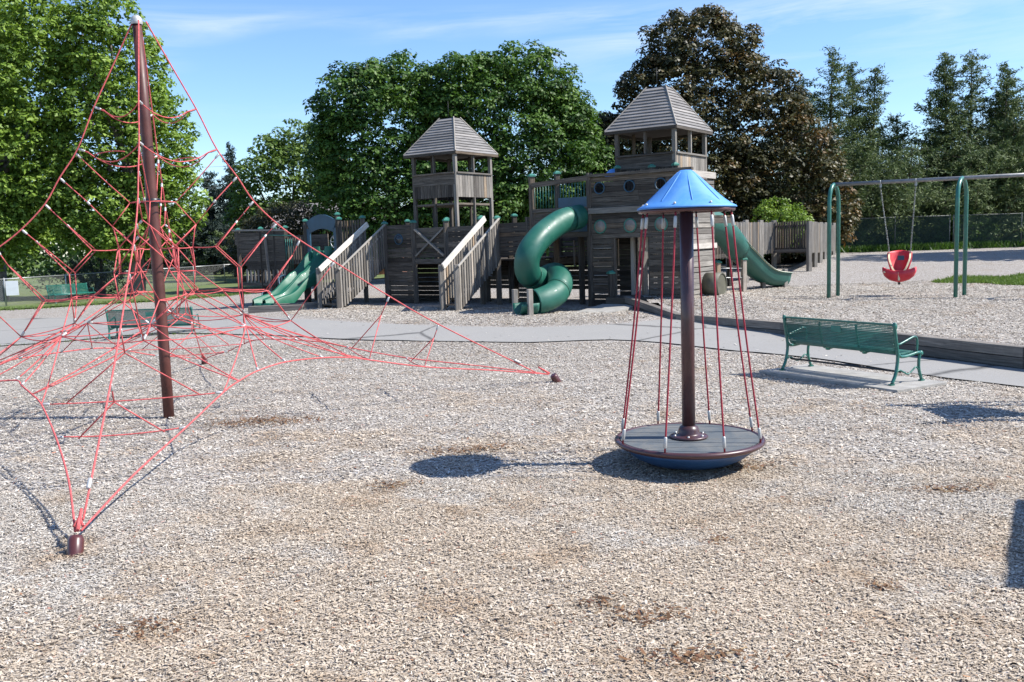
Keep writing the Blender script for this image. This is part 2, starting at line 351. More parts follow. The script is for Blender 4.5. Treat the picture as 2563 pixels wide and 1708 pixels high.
# ------------------------------------------------------------------ terrain
BETA = R(35); SU = Vector((math.cos(BETA), -math.sin(BETA), 0)); SM = Vector((math.sin(BETA), math.cos(BETA), 0)); SO = Vector((2.2, 24.1, 0))
def G(x, y):
    x = np.asarray(x, float); y = np.asarray(y, float)
    g = .35*smooth(16.5, 22, y)*smooth(-14, -5, x)
    return g + .012*np.sin(x*1.3+y*.7)*np.sin(y*.9-x*.4) - .004
def GR(x, y):
    x = np.asarray(x, float); y = np.asarray(y, float)
    dx, dy = x-SO.x, y-SO.y; a = dx*SU.x+dy*SU.y; b = dx*SM.x+dy*SM.y
    w = np.where(b < 2.5, 1.0, smooth(3.5, 9, x))
    near = .27*smooth(20.3, 23.5, y)*(1-smooth(5.2, 7.5, x))
    rise = np.clip(.05*(y-29.5), 0, .6)*w
    return np.maximum(.31+.03*smooth(16, 22, y), G(x, y)+.02) + near*w + rise
def grid_sheet(name, x0, x1, y0, y1, step, fn, m, inside=None, dz=0.0, noise_amp=0.0):
    nx = int((x1-x0)/step)+1; ny = int((y1-y0)/step)+1
    xs = np.linspace(x0, x1, nx); ys = np.linspace(y0, y1, ny); Xg, Yg = np.meshgrid(xs, ys); Z = fn(Xg, Yg)+dz
    if noise_amp:
        Z = Z + noise_amp*(np.sin(Xg*5.1+1.3*np.sin(Yg*3.3))*np.sin(Yg*4.7+np.sin(Xg*2.9)))*(1-smooth(14, 20, Yg))
    co = np.stack([Xg.ravel(), Yg.ravel(), Z.ravel()], 1)
    idx = np.arange(nx*ny).reshape(ny, nx); q = np.stack([idx[:-1, :-1], idx[:-1, 1:], idx[1:, 1:], idx[1:, :-1]], -1).reshape(-1, 4)
    if inside is not None:
        cx = co[q].mean(1); q = q[inside(cx[:, 0], cx[:, 1])]
    me = bpy.data.meshes.new(name); me.from_pydata(co.tolist(), [], q.tolist()); me.polygons.foreach_set('use_smooth', [True]*len(me.polygons)); me.materials.append(m)
    bm_clean(me)
    o = bpy.data.objects.new(name, me); COL.objects.link(o); tag(o, kind='structure'); return o
def bm_clean(me):
    import bmesh
    bm = bmesh.new(); bm.from_mesh(me); loose = [v for v in bm.verts if not v.link_faces]; bmesh.ops.delete(bm, geom=loose, context='VERTS'); bm.to_mesh(me); bm.free(); me.update()
def poly_in(P):
    P = np.array(P)
    def f(x, y):
        ins = np.zeros(len(x), bool); j = len(P)-1
        for i in range(len(P)):
            xi, yi = P[i]; xj, yj = P[j]
            c = ((yi > y) != (yj > y)) & (x < (xj-xi)*(y-yi)/(yj-yi+1e-12)+xi); ins ^= c; j = i
        return ins
    return f
TIM = [(2.95, 23.15), (3.75, 20.4), (5.48, 18.3), (6.85, 15.25), (7.6, 13.4), (9.6, 9.2), (12.5, 3.0)]
def fringe(name, near, far, fn, dz, m, n=60, jit=.03):
    """sheet between two polylines, subdivided and draped on fn"""
    def res(P, n):
        P = [Vector((*p, 0)) for p in P]; P = crom(P, 6); L = [0]
        for a, b in zip(P, P[1:]): L.append(L[-1]+(b-a).length)
        o = []; k = 0
        for i in range(n):
            d = L[-1]*i/(n-1)
            while k < len(L)-2 and L[k+1] < d: k += 1
            o.append(P[k].lerp(P[k+1], (d-L[k])/max(1e-6, L[k+1]-L[k])))
        return o
    A = res(near, n); B = res(far, n); rg = random.Random(5); m_ = 24; vs = []; fs = []
    for i in range(n):
        ja = rg.uniform(-jit, jit)
        for k in range(m_+1):
            p = A[i].lerp(B[i], k/m_)
            if k == 0: p = p+Vector((0, ja, 0))
            vs.append((p.x, p.y, float(fn(p.x, p.y))+dz))
    for i in range(n-1):
        for k in range(m_): a = i*(m_+1)+k; fs.append((a, a+m_+1, a+m_+2, a+1))
    me = bpy.data.meshes.new(name); me.from_pydata(vs, [], fs); me.materials.append(m); me.update()
    if me.polygons[0].normal.z < 0: me.flip_normals()
    o = bpy.data.objects.new(name, me); COL.objects.link(o); tag(o, kind='structure'); return o
# one sheet to the horizon: fine near, coarse far
gro = grid_sheet('ground', -45, 45, -12, 62, .3, G, MAT['mulch'], noise_amp=.011)
big = MB(); big.add([(-900, -900, -.25), (900, -900, -.25), (900, 1200, -.25), (-900, 1200, -.25)], [(0, 1, 2, 3)]); tag(big.build('terrain', MAT['lawn']), kind='structure')
raised = [(2.95+.3, 23.1)] + [(x+.12, y+.06) for x, y in TIM[1:]] + [(45, -3), (45, 62), (24, 62), (6.9, 27.6)]
grid_sheet('play_area_ground', 2.5, 45, -4, 62, .22, GR, MAT['mulch'], poly_in(raised))
near_e = [(-40, 20.5), (-24, 21.6), (-12.2, 21.6), (-9.3, 21.7), (-5.7, 20.1), (-2.4, 18.9), (0, 18.35), (2.55, 18.1), (4.74, 15.8), (5.93, 13.2), (6.8, 11.9), (8.2, 9.2), (10.6, 3.2)]
far_e = [(-40, 30), (-26, 31), (-17.9, 31.8), (-12.5, 30), (-8.2, 26.2), (-5, 22.6), (-2.57, 20.9), (0, 20.0), (2.4, 19.9), (3.7, 20.3), (5.4, 18.25), (6.8, 15.2), (7.55, 13.35), (9.55, 9.15), (12.4, 3)]
fringe('asphalt_path', near_e, far_e, G, .022, MAT['path'], 110)
fringe('lawn', [(-60, 33.5), (-30, 34.5), (-22, 36.5), (-15, 41), (-11, 47), (-4, 52), (8, 56)], [(-80, 110), (-50, 110), (-30, 110), (-10, 110), (10, 110), (30, 110), (60, 110)], lambda x, y: np.maximum(G(x, y), 0), .05, MAT['lawn'], 60, .3)
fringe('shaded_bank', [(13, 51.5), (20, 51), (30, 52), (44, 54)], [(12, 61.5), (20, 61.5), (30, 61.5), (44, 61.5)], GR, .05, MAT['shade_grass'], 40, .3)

# ------------------------------------------------------------------ pyramid rope climber
MX, MY = -4.515, 11.747
net = empty('net_climber', (MX, MY, 0)); tag(net, 'tall pyramid net climber of red rope strung from a tapered maroon mast', 'net climber')
def NV(r, t, z, k):
    """point at radius r along edge direction k, t sideways, height z (relative to the mast foot)"""
    a = R([20.27, 110.27-6.5*0, 200.27, 283.74][k]) if False else R([20.27, 103.74, 200.27, 283.74][k])
    e = Vector((math.cos(a), math.sin(a), 0)); f = Vector((-e.y, e.x, 0)); return e*r + f*t + Vector((0, 0, z))
def at(k, r, t, z): return NV(r, t, z, k % 4)
mast = MB(); mast.tube([(0, 0, -.2), (0, 0, .9), (-.008, 0, 2.4), (-.02, 0, 3.8), (-.035, 0, 5.0)], [.068, .069, .072, .068, .054], 24, rnd=.5)
# gentle belly in the middle of the mast like the photograph's tapered column
mo = mast.build('mast', MAT['mast_brown'], net)
MB().lathe([(.0, .075), (.03, .07), (.055, .05), (.068, .02), (.072, -.02), (.066, -.04)], (-.036, 0, 5.02), 24).build('mast_cap', MAT['ferrule'], mo)
MB().lathe([(.1, -.01), (.105, .03), (.09, .05)], (-.008, 0, 2.78), 24).build('collar', MAT['black'], net)
TOP = Vector((-.036, 0, 5.03))
EDGE = [(.075, 5.02), (.32, 4.52), (.6, 3.96), (.82, 3.45), (1.05, 3.1), (1.24, 2.78), (1.52, 2.48), (1.81, 2.25), (2.26, 1.94), (3.0, 1.43), (3.7, .99), (5.2, .16)]
ROPE = .0070
def rope(mb, pts, r=ROPE, n=6): mb.tube(pts, r, n, rnd=random.random())
def sag(p, q, s=.0, n=6):
    p = Vector(p); q = Vector(q); return [p.lerp(q, i/n) + Vector((0, 0, -s*4*(i/n)*(1-i/n))) for i in range(n+1)]
fer = []
def ferrule(p, q, L=.075, r=.0145):
    p = Vector(p); q = Vector(q); d = (q-p).normalized(); fer.append((p+d*.01, p+d*(.01+L), r))
rn = MB()
for k in range(4):
    e = MB(); P = [at(k, r, 0, z) for r, z in EDGE]; P = crom(P, 4); e.tube(P, .0088, 8, rnd=.5); e.build('edge_rope', MAT['rope'], net)
    # mast foot anchors: a leaning steel stub with turnbuckle
    A = at(k, 5.45, 0, 0)
    st = MB(); st.tube([at(k, 5.62, 0, -.15), at(k, 5.47, 0, .09), at(k, 5.455, 0, .115)], [.058, .058, .045], 14, rnd=.4)
    so = st.build('anchor_post', MAT['maroon'], net)
    tb = MB(); tb.tube([at(k, 5.40, 0, .14), at(k, 5.22, 0, .25)], [.016, .012], 8); tb.tube([at(k, 5.36, .03, .16), at(k, 5.28, 0, .22), at(k, 5.36, -.03, .16)], .011, 6); tb.build('shackle', MAT['rope'], so)
    ferrule(at(k, 4.95, 0, .33), at(k, 4.7, 0, .46), .12, .018)
E = {n: EDGE[i] for i, n in enumerate(['T', 't', 'A', 'B', 'E1', 'E2', 'E3', 'E4', 'E5', 'E6', 'E7', 'X'])}
def ep(k, n): r, z = E[n]; return at(k, r, 0, z)
def diag(k, r, z):
    p = at(k, r, 0, 0); q = at(k+1, r, 0, 0); d = (p+q).normalized()*r; d.z = z; return d
for k in range(4):
    # hanging rings between neighbouring edge ropes near the top
    for n, s in (('A', .11), ('B', .15)):
        p = ep(k, n); q = ep(k+1, n); i1 = at(k, E[n][0]-.11, .04, E[n][1]-.04); i2 = at(k+1, E[n][0]-.11, -.04, E[n][1]-.04)
        rope(rn, [p] + sag(i1, i2, s, 10) + [q]); ferrule(p, i1, .085); 
    if k % 2 == 0: rope(rn, sag(at(k, .62, .2, 3.36), at(k+1, .62, -.2, 3.36), -.02, 8))
    p = at(k, .85, 0, 3.40); C = at(k, .27, 0, 2.78); D = at(k, .5, 0, 2.49)
    rope(rn, sag(p, C, .01)); ferrule(p, C)
    rope(rn, [C, D]); C2 = at(k+1, .27, 0, 2.78); rope(rn, sag(C, C2, -.01))
    p = ep(k, 'E1'); sp1 = at(k, .77, 0, 2.81); rope(rn, [p, sp1, D]); ferrule(p, D); ferrule(sp1, D, .05)
    Dd = [at(k, .44, s*.09, 2.2) for s in (-1, 1)]
    for s in (0, 1): rope(rn, [D, at(k, .48, (s*2-1)*.02, 2.44), Dd[s]])
    F = [at(k, .73, s*.34, 2.2) for s in (-1, 1)]; Gn = [at(k, 1.0, s*.36, 1.92) for s in (-1, 1)]; G2 = [at(k, 1.0, s*.33, 1.62) for s in (-1, 1)]
    Hn = [at(k, 1.34, s*.16, 1.60) for s in (-1, 1)]; J = [at(k, .45, s*.2, 1.9) for s in (-1, 1)]; K = [at(k, .76, s*.40, 1.64) for s in (-1, 1)]
    Pq = diag(k, .30, 2.2); Qq = diag(k, .34, 1.9); Uq = diag(k, .62, 1.62); Vq = diag(k, 1.45, 1.22); Wk = at(k, 1.02, 0, 1.30); Ik = at(k, 1.63, 0, 1.17)
    s2 = at(k, 1.02, 0, 2.53); p = ep(k, 'E2'); rope(rn, [p, s2]); ferrule(p, s2); ferrule(s2, F[0], .05)
    for f in F: rope(rn, [s2, f])
    s3 = at(k, 1.38, 0, 2.34); p = ep(k, 'E3'); rope(rn, [p, s3]); ferrule(p, s3); ferrule(s3, Gn[0], .05)
    for g in Gn: rope(rn, [s3, g])
    s4 = at(k, 1.70, 0, 2.05); p = ep(k, 'E4'); rope(rn, [p, s4]); ferrule(p, s4)
    for h in Hn: rope(rn, [s4, h])
    for i in (0, 1):
        rope(rn, sag(Dd[i], F[i], .01)); rope(rn, [F[i], Gn[i]]); rope(rn, [Gn[i], G2[i]]); rope(rn, sag(G2[i], Hn[i], .02)); rope(rn, [Dd[i], J[i]]); rope(rn, [J[i], K[i]]); rope(rn, sag(K[i], G2[i], .01))
        rope(rn, [J[i], Qq if i else diag(k-1, .34, 1.9)]); rope(rn, sag(K[i], Uq if i else diag(k-1, .62, 1.62), .02))
        rope(rn, [G2[i], Wk]); rope(rn, [Hn[i], Ik]); rope(rn, sag(Wk, Vq if i else diag(k-1, 1.45, 1.22), .04)); rope(rn, sag(Ik, Vq if i else diag(k-1, 1.45, 1.22), .05))
        rope(rn, sag(Dd[i], Pq if i else diag(k-1, .30, 2.2), .01)); rope(rn, [K[i], Wk])
        ferrule(Wk, G2[i], .07)
    rope(rn, sag(Wk, Ik, .02)); ferrule(Ik, Hn[0], .07); ferrule(Ik, Hn[1], .07)
    rope(rn, [D, Pq]); rope(rn, [at(k+1, .5, 0, 2.49), Pq]); rope(rn, [Pq, Qq]); rope(rn, [Qq, Uq]); rope(rn, [Uq, Vq])
    ferrule(Vq, Uq, .07); ferrule(Vq, Wk, .06)
    p = ep(k, 'E5'); s5 = at(k, 2.1, 0, 1.75); rope(rn, [p, s5, Ik]); ferrule(p, s5)
    # lower web, spread out to the perimeter ropes
    S6 = at(k, 2.87, 0, 1.17); p = ep(k, 'E6'); rope(rn, [p, S6]); ferrule(p, S6)
    S7 = at(k, 3.62, 0, .80); p = ep(k, 'E7'); rope(rn, [p, S7]); ferrule(p, S7)
    for s in (-1, 1):
        rope(rn, [S6, at(k, 2.55, s*.64, .66)]); rope(rn, [S7, at(k, 3.36, s*.38, .44)]); rope(rn, sag(Ik, at(k, 2.24, s*1.03, .73), .02))
        q = at(k, 2.52, s*.88, .66); q2 = at(k, 2.55, s*.64, .66); ferrule(q, q2, .07); q = at(k, 3.34, s*.58, .47); q2 = at(k, 3.36, s*.38, .44); ferrule(q, q2, .06)
    rope(rn, sag(at(k, 2.52, -.88, .66), at(k, 2.52, .88, .66), .02, 8)); rope(rn, sag(at(k, 3.34, -.58, .47), at(k, 3.34, .58, .47), .03, 8))
    # perimeter rope from anchor k to anchor k+1
    mid = diag(k, 2.05, .8)
    PR = [at(k, 5.38, .02, .13), at(k, 4.4, .26, .30), at(k, 3.34, .58, .47), at(k, 2.52, .88, .66), at(k, 2.24, 1.03, .73), at(k, 1.86, 1.22, .78), mid,
          at(k+1, 1.86, -1.22, .78), at(k+1, 2.24, -1.03, .73), at(k+1, 2.52, -.88, .66), at(k+1, 3.34, -.58, .47), at(k+1, 4.4, -.26, .30), at(k+1, 5.38, -.02, .13)]
    pm = MB(); pm.tube(crom(PR, 4), .0085, 8, rnd=.5); pm.build('perimeter_rope', MAT['rope'], net)
    W2 = at(k+1, 1.02, 0, 1.30); rope(rn, sag(Wk, PR[4], .03)); rope(rn, sag(W2, PR[8], .03)); rope(rn, sag(Vq, PR[3], .03)); rope(rn, sag(Vq, PR[9], .03)); rope(rn, [G2[1], Vq]); rope(rn, [Uq, at(k, 1.34, .16, 1.60)])
    for q in (PR[5], mid, PR[7]): rope(rn, sag(Vq, q, .02)); ferrule(q, Vq, .05)
rn.build('rope_net', MAT['rope'], net)
for p, q, r in fer:
    MB().tube([p, p.lerp(q, .15), p.lerp(q, .85), q], [r*.7, r, r, r*.7], 8).build('ferrule', MAT['ferrule'], net)

# ------------------------------------------------------------------ rope spinner with blue roof
sx, sy = 1.635, 8.42
spn = empty('spinner', (sx, sy, 0)); tag(spn, 'stand-on rope spinner with blue conical roof over a round grey platform', 'spinner')
MB().tube([(0, 0, .2), (0, 0, 1.3), (-.0, 0, 2.36)], .062, 28, rnd=.5).build('post', MAT['brown_metal'], spn)
fl = MB(); fl.lathe([(.175, .262), (.18, .272), (.165, .282), (.11, .288), (.10, .30), (.098, .33), (.085, .36), (.062, .375)], n=36, rnd=.5)
fo = fl.build('base_flange', MAT['brown_metal'], spn)
for k in range(6):
    a = k*math.pi/3+.3; MB().lathe([(.0, .296), (.012, .295), (.013, .284)], (.145*math.cos(a), .145*math.sin(a), 0), 8).build('bolt', MAT['steel'], fo)
MB().lathe([(.0, .03), (.30, .03), (.42, .05), (.52, .10), (.60, .165), (.655, .205), (.65, .215)], n=56, rnd=.5).build('bowl', MAT['blue_bowl'], spn)
rim = MB(); rim.lathe([(.60, .20), (.67, .205), (.693, .222), (.70, .238), (.693, .252), (.675, .262), (.655, .258), (.648, .245)], n=64, rnd=.5)
ro_ = rim.build('platform_rim', MAT['brown_metal'], spn)
# platform deck: five straight panels cut from the disc, small gaps between them
cuts = [-.66, -.40, -.10, .20, .46, .66]; rr = .642
for i in range(5):
    y0, y1 = cuts[i]+.004, cuts[i+1]-.004; top = []
    def arc(ya, yb, sgn, n=12): return [(sgn*math.sqrt(max(0, rr*rr-y*y)), y) for y in [ya+(yb-ya)*j/n for j in range(n+1)]]
    y0c, y1c = max(y0, -rr+.001), min(y1, rr-.001); pts = arc(y0c, y1c, 1)+arc(y1c, y0c, -1); n = len(pts); m = MB()
    ca, sa = math.cos(-.03), math.sin(-.03); pts = [(x*ca-y*sa, x*sa+y*ca) for x, y in pts]
    m.add([(x, y, .256) for x, y in pts]+[(x, y, .24) for x, y in pts], [tuple(range(n))]+[(j, (j+1) % n, (j+1) % n+n, j+n)[::-1] for j in range(n)])
    m.build('deck_panel', MAT['deck_grey'], spn)
rf = MB()
def wob(a, r): return 1+.014*math.cos(8*(a-.35))*(r/.45)
rf.lathe([(.0, 2.742), (.05, 2.738), (.075, 2.722), (.11, 2.69), (.18, 2.62), (.27, 2.535), (.35, 2.465), (.405, 2.425), (.445, 2.405), (.452, 2.392), (.44, 2.388), (.39, 2.415), (.2, 2.57)], n=96, rnd=.5, wob=wob)
rfo = rf.build('roof', MAT['blue_roof'], spn)
for k in range(8):
    a = .35+k*math.pi/4+math.pi/8; e = Vector((math.cos(a), math.sin(a), 0)); MB().tube([e*.075+V(0, 0, 2.722), e*.18+V(0, 0, 2.621), e*.27+V(0, 0, 2.536), e*.355+V(0, 0, 2.46), e*.37+V(0, 0, 2.44)], [.002, .0055, .006, .0055, .002], 6, rnd=.5).build('roof_rib', MAT['blue_roof'], rfo)
    a += math.pi/8; e = Vector((math.cos(a), math.sin(a), 0)); MB().lathe([(0, .01), (.011, .008), (.012, -.004)], e*.41+V(0, 0, 2.432), 8, axis=(e.x, e.y, 1.2)).build('roof_bolt', MAT['ferrule'], rfo)
rg = MB(); rg.tube([(.425*math.cos(a), .425*math.sin(a), 2.372) for a in [j*math.pi/24 for j in range(48)]], .0165, 10, close=True, rnd=.5)
for k in range(4): a = k*math.pi/4+.2; rg.bar((-.425*math.cos(a), -.425*math.sin(a), 2.37), (.425*math.cos(a), .425*math.sin(a), 2.37), .025, .015)
rgo = rg.build('roof_ring', MAT['maroon'], spn)
for k in range(8):
    a = R(16+45*k); a2 = a+R(5); e = Vector((math.cos(a), math.sin(a), 0)); e2 = Vector((math.cos(a2), math.sin(a2), 0)); p0 = e*.672+V(0, 0, .262); p1 = e2*.408+V(0, 0, 2.35)
    mid = p0.lerp(p1, .5)-e*.012; m = MB(); m.tube(crom([p0, p0.lerp(p1, .25)-e*.008, mid, p0.lerp(p1, .75)-e*.008, p1], 3), .0085, 8, rnd=random.random()); ro = m.build('rope', MAT['rope_dark'], spn)
    for (p, q) in ((p0, p1), (p1, p0)):
        d = (q-p).normalized(); MB().tube([p+d*.03, p+d*.04, p+d*.125, p+d*.135], [.009, .0155, .0155, .011], 8).build('ferrule', MAT['ferrule'], ro)
        MB().tube([p-d*.012, p+d*.04], .008, 6).build('end_bolt', MAT['black'], ro)

# ------------------------------------------------------------------ benches
def make_bench(L=1.9):
    b = empty('park_bench')
    slab_h = 0
    prof_back = [(0.0, .425), (.015, .40), (-.02, .46)]
    # side profile (x = depth, seat faces +x): curve of the slats
    bp = [(.02, .80), (.015, .76), (.022, .715), (.032, .67), (.042, .625), (.052, .58), (.062, .535), (.074, .49), (.09, .45), (.115, .418), (.155, .40)]
    spf = [(.20, .395), (.25, .397), (.30, .403), (.35, .41), (.40, .415), (.45, .415), (.495, .405), (.525, .38)]
    m = MB()
    for i, (x, z) in enumerate(bp):
        m.tube([(x, -L/2+.02, z), (x, L/2-.02, z)], .0092, 6)
        if i < len(bp)-1: x2, z2 = bp[i+1]; m.tube([((x+x2)/2, -L/2+.02, (z+z2)/2), ((x+x2)/2, L/2-.02, (z+z2)/2)], .0085, 6)
    m.bar((.012, -L/2+.02, .815), (.012, L/2-.02, .815), .035, .022); m.build('backrest_slats', MAT['green_metal'], b)
    m = MB()
    for i, (x, z) in enumerate(spf):
        m.tube([(x, -L/2+.02, z), (x, L/2-.02, z)], .0092, 6)
        if i < len(spf)-1: x2, z2 = spf[i+1]; m.tube([((x+x2)/2, -L/2+.02, (z+z2)/2), ((x+x2)/2, L/2-.02, (z+z2)/2)], .0085, 6)
    m.build('seat_slats', MAT['green_metal'], b)
    for y in (-L/6, L/6):
        q = crom([(x+.012, y, z-.016) for x, z in bp[:9]+[(.125, .405), (.2, .378), (.3, .385), (.42, .398), (.51, .385)]], 2); m = MB()
        for a_, c_ in zip(q, q[1:]): m.bar(a_, c_, .035, .008, up=(0, 1, 0) if False else (-1, 0, .3))
        m.build('slat_strap', MAT['green_metal'], b)
    for y in (-L/2, L/2):
        m = MB()
        m.tube(crom([(-.005, y, .845), (.0, y, .76), (.03, y, .60), (.06, y, .46), (.07, y, .36), (.055, y, .24), (.02, y, .12), (-.045, y, .015)], 4), .023, 8)
        m.tube(crom([(.06, y, .43), (.13, y, .375), (.25, y, .37), (.38, y, .385), (.50, y, .40), (.56, y, .375)], 4), .022, 8)
        m.tube(crom([(.545, y, .39), (.52, y, .28), (.525, y, .17), (.555, y, .08), (.585, y, .015)], 4), .021, 8)
        m.tube(crom([(.0, y, .09), (.09, y, .19), (.2, y, .155), (.29, y, .12), (.38, y, .16), (.47, y, .2), (.56, y, .09)], 4), .012, 7)
        for (x, z, r) in ((.0, .80, .035), (.56, .385, .036), (.01, .775, .02)): m.lathe([(0, .022), (r*.7, .022), (r, .01), (r, -.01), (r*.7, -.022), (0, -.022)], (x, y, z), 14, axis=(0, 1, 0))
        for (x, z) in ((-.05, .008), (.585, .008)): m.box((x, y, z), (.08, .05, .016))
        fr = m.build('end_frame', MAT['green_metal'], b)
        m = MB(); m.tube(crom([(.045, y, .565), (.09, y, .545), (.18, y, .565), (.30, y, .60), (.41, y, .625), (.465, y, .60), (.48, y, .52), (.47, y, .41)], 4), .015, 8); m.build('armrest', MAT['green_metal'], fr)
    m = MB(); m.tube([(.14, -L/2, .165), (.14, L/2, .165)], .015, 8); m.build('stretcher', MAT['black'], b)
    m = MB(); m.box((-.004, 0, .70), (.008, .17, .10)); m.build('plaque', MAT['cap_green'], b)
    return b
bench = make_bench(1.94)
bench.location = (4.655, 13.0, .044); bench.rotation_euler = (0, 0, math.atan2(.505, .863)-.0)
tag(bench, 'green slatted metal bench with scrolled iron ends on a concrete slab beside the path', 'bench', 'green park benches')
b2 = copy_tree(bench); b2.location = (-8.37, 21.05, .03); b2.rotation_euler = (0, 0, R(92)); tag(b2, 'green bench seen through the red net on the near edge of the path', 'bench')
b3 = copy_tree(bench); b3.location = (-19.9, 41.0, .03); b3.rotation_euler = (0, 0, R(-30)); tag(b3, 'small distant green bench against the low chain-link fence beyond the paved area', 'bench')
# concrete slab below the bench
sl_ = MB(); uu = Vector((.505, -.863, 0)); ff = Vector((.863, .505, 0)); c0 = Vector((4.655, 13.0, 0))+ff*.22
sl_.bar(c0-uu*1.2+V(0, 0, .002), c0+uu*1.25+V(0, 0, .002), 1.05, .08, rnd=.5); so_ = sl_.build('bench_slab', MAT['concrete'], bevel=.006); tag(so_, 'pale concrete slab under the green bench nearest the camera', 'slab')
MB().build
sl2 = MB(); sl2.bar((-9.5, 21.3, .018), (-7.3, 21.35, .018), 1.0, .07, rnd=.5); tag(sl2.build('bench_slab', MAT['concrete']), 'concrete slab under the bench behind the net', 'slab')

# ------------------------------------------------------------------ timber edging (retaining kerb) of the raised play area
def beam_run(name, P, ztop, w, label, hh=.16, rows=2):
    r = empty(name, (P[0][0], P[0][1], 0)); tag(r, label, 'timber edging'); o = Vector((P[0][0], P[0][1], 0))
    for i, (a, b) in enumerate(zip(P, P[1:])):
        a = Vector((*a, 0)); b = Vector((*b, 0)); d = (b-a); L = d.length; d.normalize(); n = max(1, round(L/2.4)); za, zb = ztop[i], ztop[i+1]
        for j in range(n):
            p = a+d*(L*j/n); q = a+d*(L*(j+1)/n); z0 = za+(zb-za)*j/n; z1 = za+(zb-za)*(j+1)/n
            for k in range(rows):
                m = MB(); sh = k*.004; g = .004 if j < n-1 else -.04
                m.bar(p-o+V(sh, 0, z0-hh*(k+.5)-.003*k), q-o-d*g+V(sh, 0, z1-hh*(k+.5)-.003*k), w, hh-.006); m.build('timber_beam', MAT['timber'], r, bevel=.006)
    return r
beam_run('timber_edging', TIM[:6], [.66, .40, .345, .345, .345, .345], .17, 'dark weathered timber edging holding up the raised play area along the path')
# two-step timber border near the green slide and timber step
for (x, y, L, z, lab) in ((-6.25, 27.35, 1.7, .38, 'upper short timber step by the foot of the green wave slide'), (-6.9, 26.75, 1.6, .30, 'lower short timber step in front of the green wave slide')):
    m = MB(); zz = float(G(x, y)); m.box((x, y, zz+.08), (L, .2, .2), 0); tag(m.build('timber_step', MAT['timber'], bevel=.006), lab, 'timber step')

# ------------------------------------------------------------------ swing set
sw = empty('swing_set', (8.66, 24.4, 0)); tag(sw, 'green arched swing frame with a long grey top bar, standing on the raised wood chips', 'swing set')
o = Vector((8.66, 24.4, 0)); u_ = Vector((2.81, -1.27, 0)); u_.normalize(); n_ = Vector((-u_.y, u_.x, 0)); BZ = 3.33
SW = [0, 3.05, 6.3]; na = Vector((.62, .785, 0))
for i, s in enumerate(SW):
    c = u_*s; w = (.36, .48, .48)[i]; zt = BZ+.02; pts = [c-na*w+V(0, 0, .2), c-na*w+V(0, 0, 2.85)]
    for k in range(9): a = math.pi*k/8; pts.append(c-na*w*math.cos(a)+V(0, 0, 2.85+(zt-2.85)*math.sin(a)))
    pts += [c+na*w+V(0, 0, .2)]; m = MB(); m.tube(pts, .052, 14, rnd=.5); m.build('arch_leg', MAT['green_metal'], sw)
m = MB(); m.tube([V(0, 0, BZ+.02)-u_*.03, u_*6.4+V(0, 0, BZ+.02)], .048, 14, rnd=.5); m.build('top_bar', MAT['bar_grey'], sw)
for s in (1.14, 1.98): m = MB(); m.box(u_*s+V(0, 0, BZ-.05), (.05, .05, .12)); m.tube([u_*s-n_*.06+V(0, 0, BZ-.07), u_*s-n_*.07+V(0, 0, BZ+.06), u_*s+n_*.07+V(0, 0, BZ+.06), u_*s+n_*.06+V(0, 0, BZ-.07)], .012, 6); m.build('hanger', MAT['steel'], sw)
# swing seat (moulded red adaptive seat) with its two chains
seat_c = Vector((10.25, 24.0, .90)); ss = empty('bucket_swing', seat_c); tag(ss, 'red moulded high-back swing seat with cream straps hanging from the swing frame', 'swing')
def S_(x, y, z):
    x *= .86; y *= .9; z *= .9
    return u_*x + Vector((-u_.y, u_.x, 0))*y + V(0, 0, z)
m = MB(); rows = []     # back shell: a curved dish leaning back
for j in range(10):
    t = j/9; z = .12+.62*t; w = .20+.13*math.sin(t*math.pi*.62) ; y = .16+.20*t; row = []
    for i in range(11):
        s = -1+2*i/10; row.append(S_(s*w, y-.10*(1-s*s)*-1-.10*abs(s)**2*1.4, z-(.05*s*s if j == 9 else 0)))
    rows.append(row)
vs = [p for r_ in rows for p in r_]; fs = [(j*11+i, j*11+i+1, (j+1)*11+i+1, (j+1)*11+i) for j in range(9) for i in range(10)]
m.add(vs, fs, None, .5, True); bo = m.build('back_shell', MAT['red_plastic'], ss); sd_ = bo.modifiers.new('shell', 'SOLIDIFY'); sd_.thickness = .03
m = MB(); vs = []; nn = 18          # boat-shaped seat pan
for j, (kz, kw) in enumerate(((.14, 1.0), (.05, .98), (-.05, .86), (-.12, .62), (-.15, .25))):
    for i in range(nn): a = 2*math.pi*i/nn; vs.append(S_(.46*kw*math.cos(a), .24*kw*math.sin(a)-.05, kz+.10*abs(math.cos(a))**3*(1-j*.2)))
fs = [(j*nn+i, j*nn+(i+1) % nn, (j+1)*nn+(i+1) % nn, (j+1)*nn+i) for j in range(4) for i in range(nn)]+[tuple(range(4*nn, 5*nn))]
m.add(vs, fs, None, .5, True); bo = m.build('seat_pan', MAT['red_plastic'], ss); sd_ = bo.modifiers.new('shell', 'SOLIDIFY'); sd_.thickness = .025
m = MB(); m.tube([S_(.46*math.cos(a), .24*math.sin(a)-.05, .145+.10*abs(math.cos(a))**3) for a in [2*math.pi*i/24 for i in range(24)]], .02, 8, close=True); m.build('seat_lip', MAT['red_plastic'], ss)
m = MB()
for s in (-1, 1): q = crom([S_(s*.30, .12, .66), S_(s*.29, -.02, .5), S_(s*.20, -.12, .25), S_(s*.12, -.16, .14), S_(0, -.2, .10)], 4); [m.bar(a_, b_, .045, .012, up=(0, -1, .2)) for a_, b_ in zip(q, q[1:])]
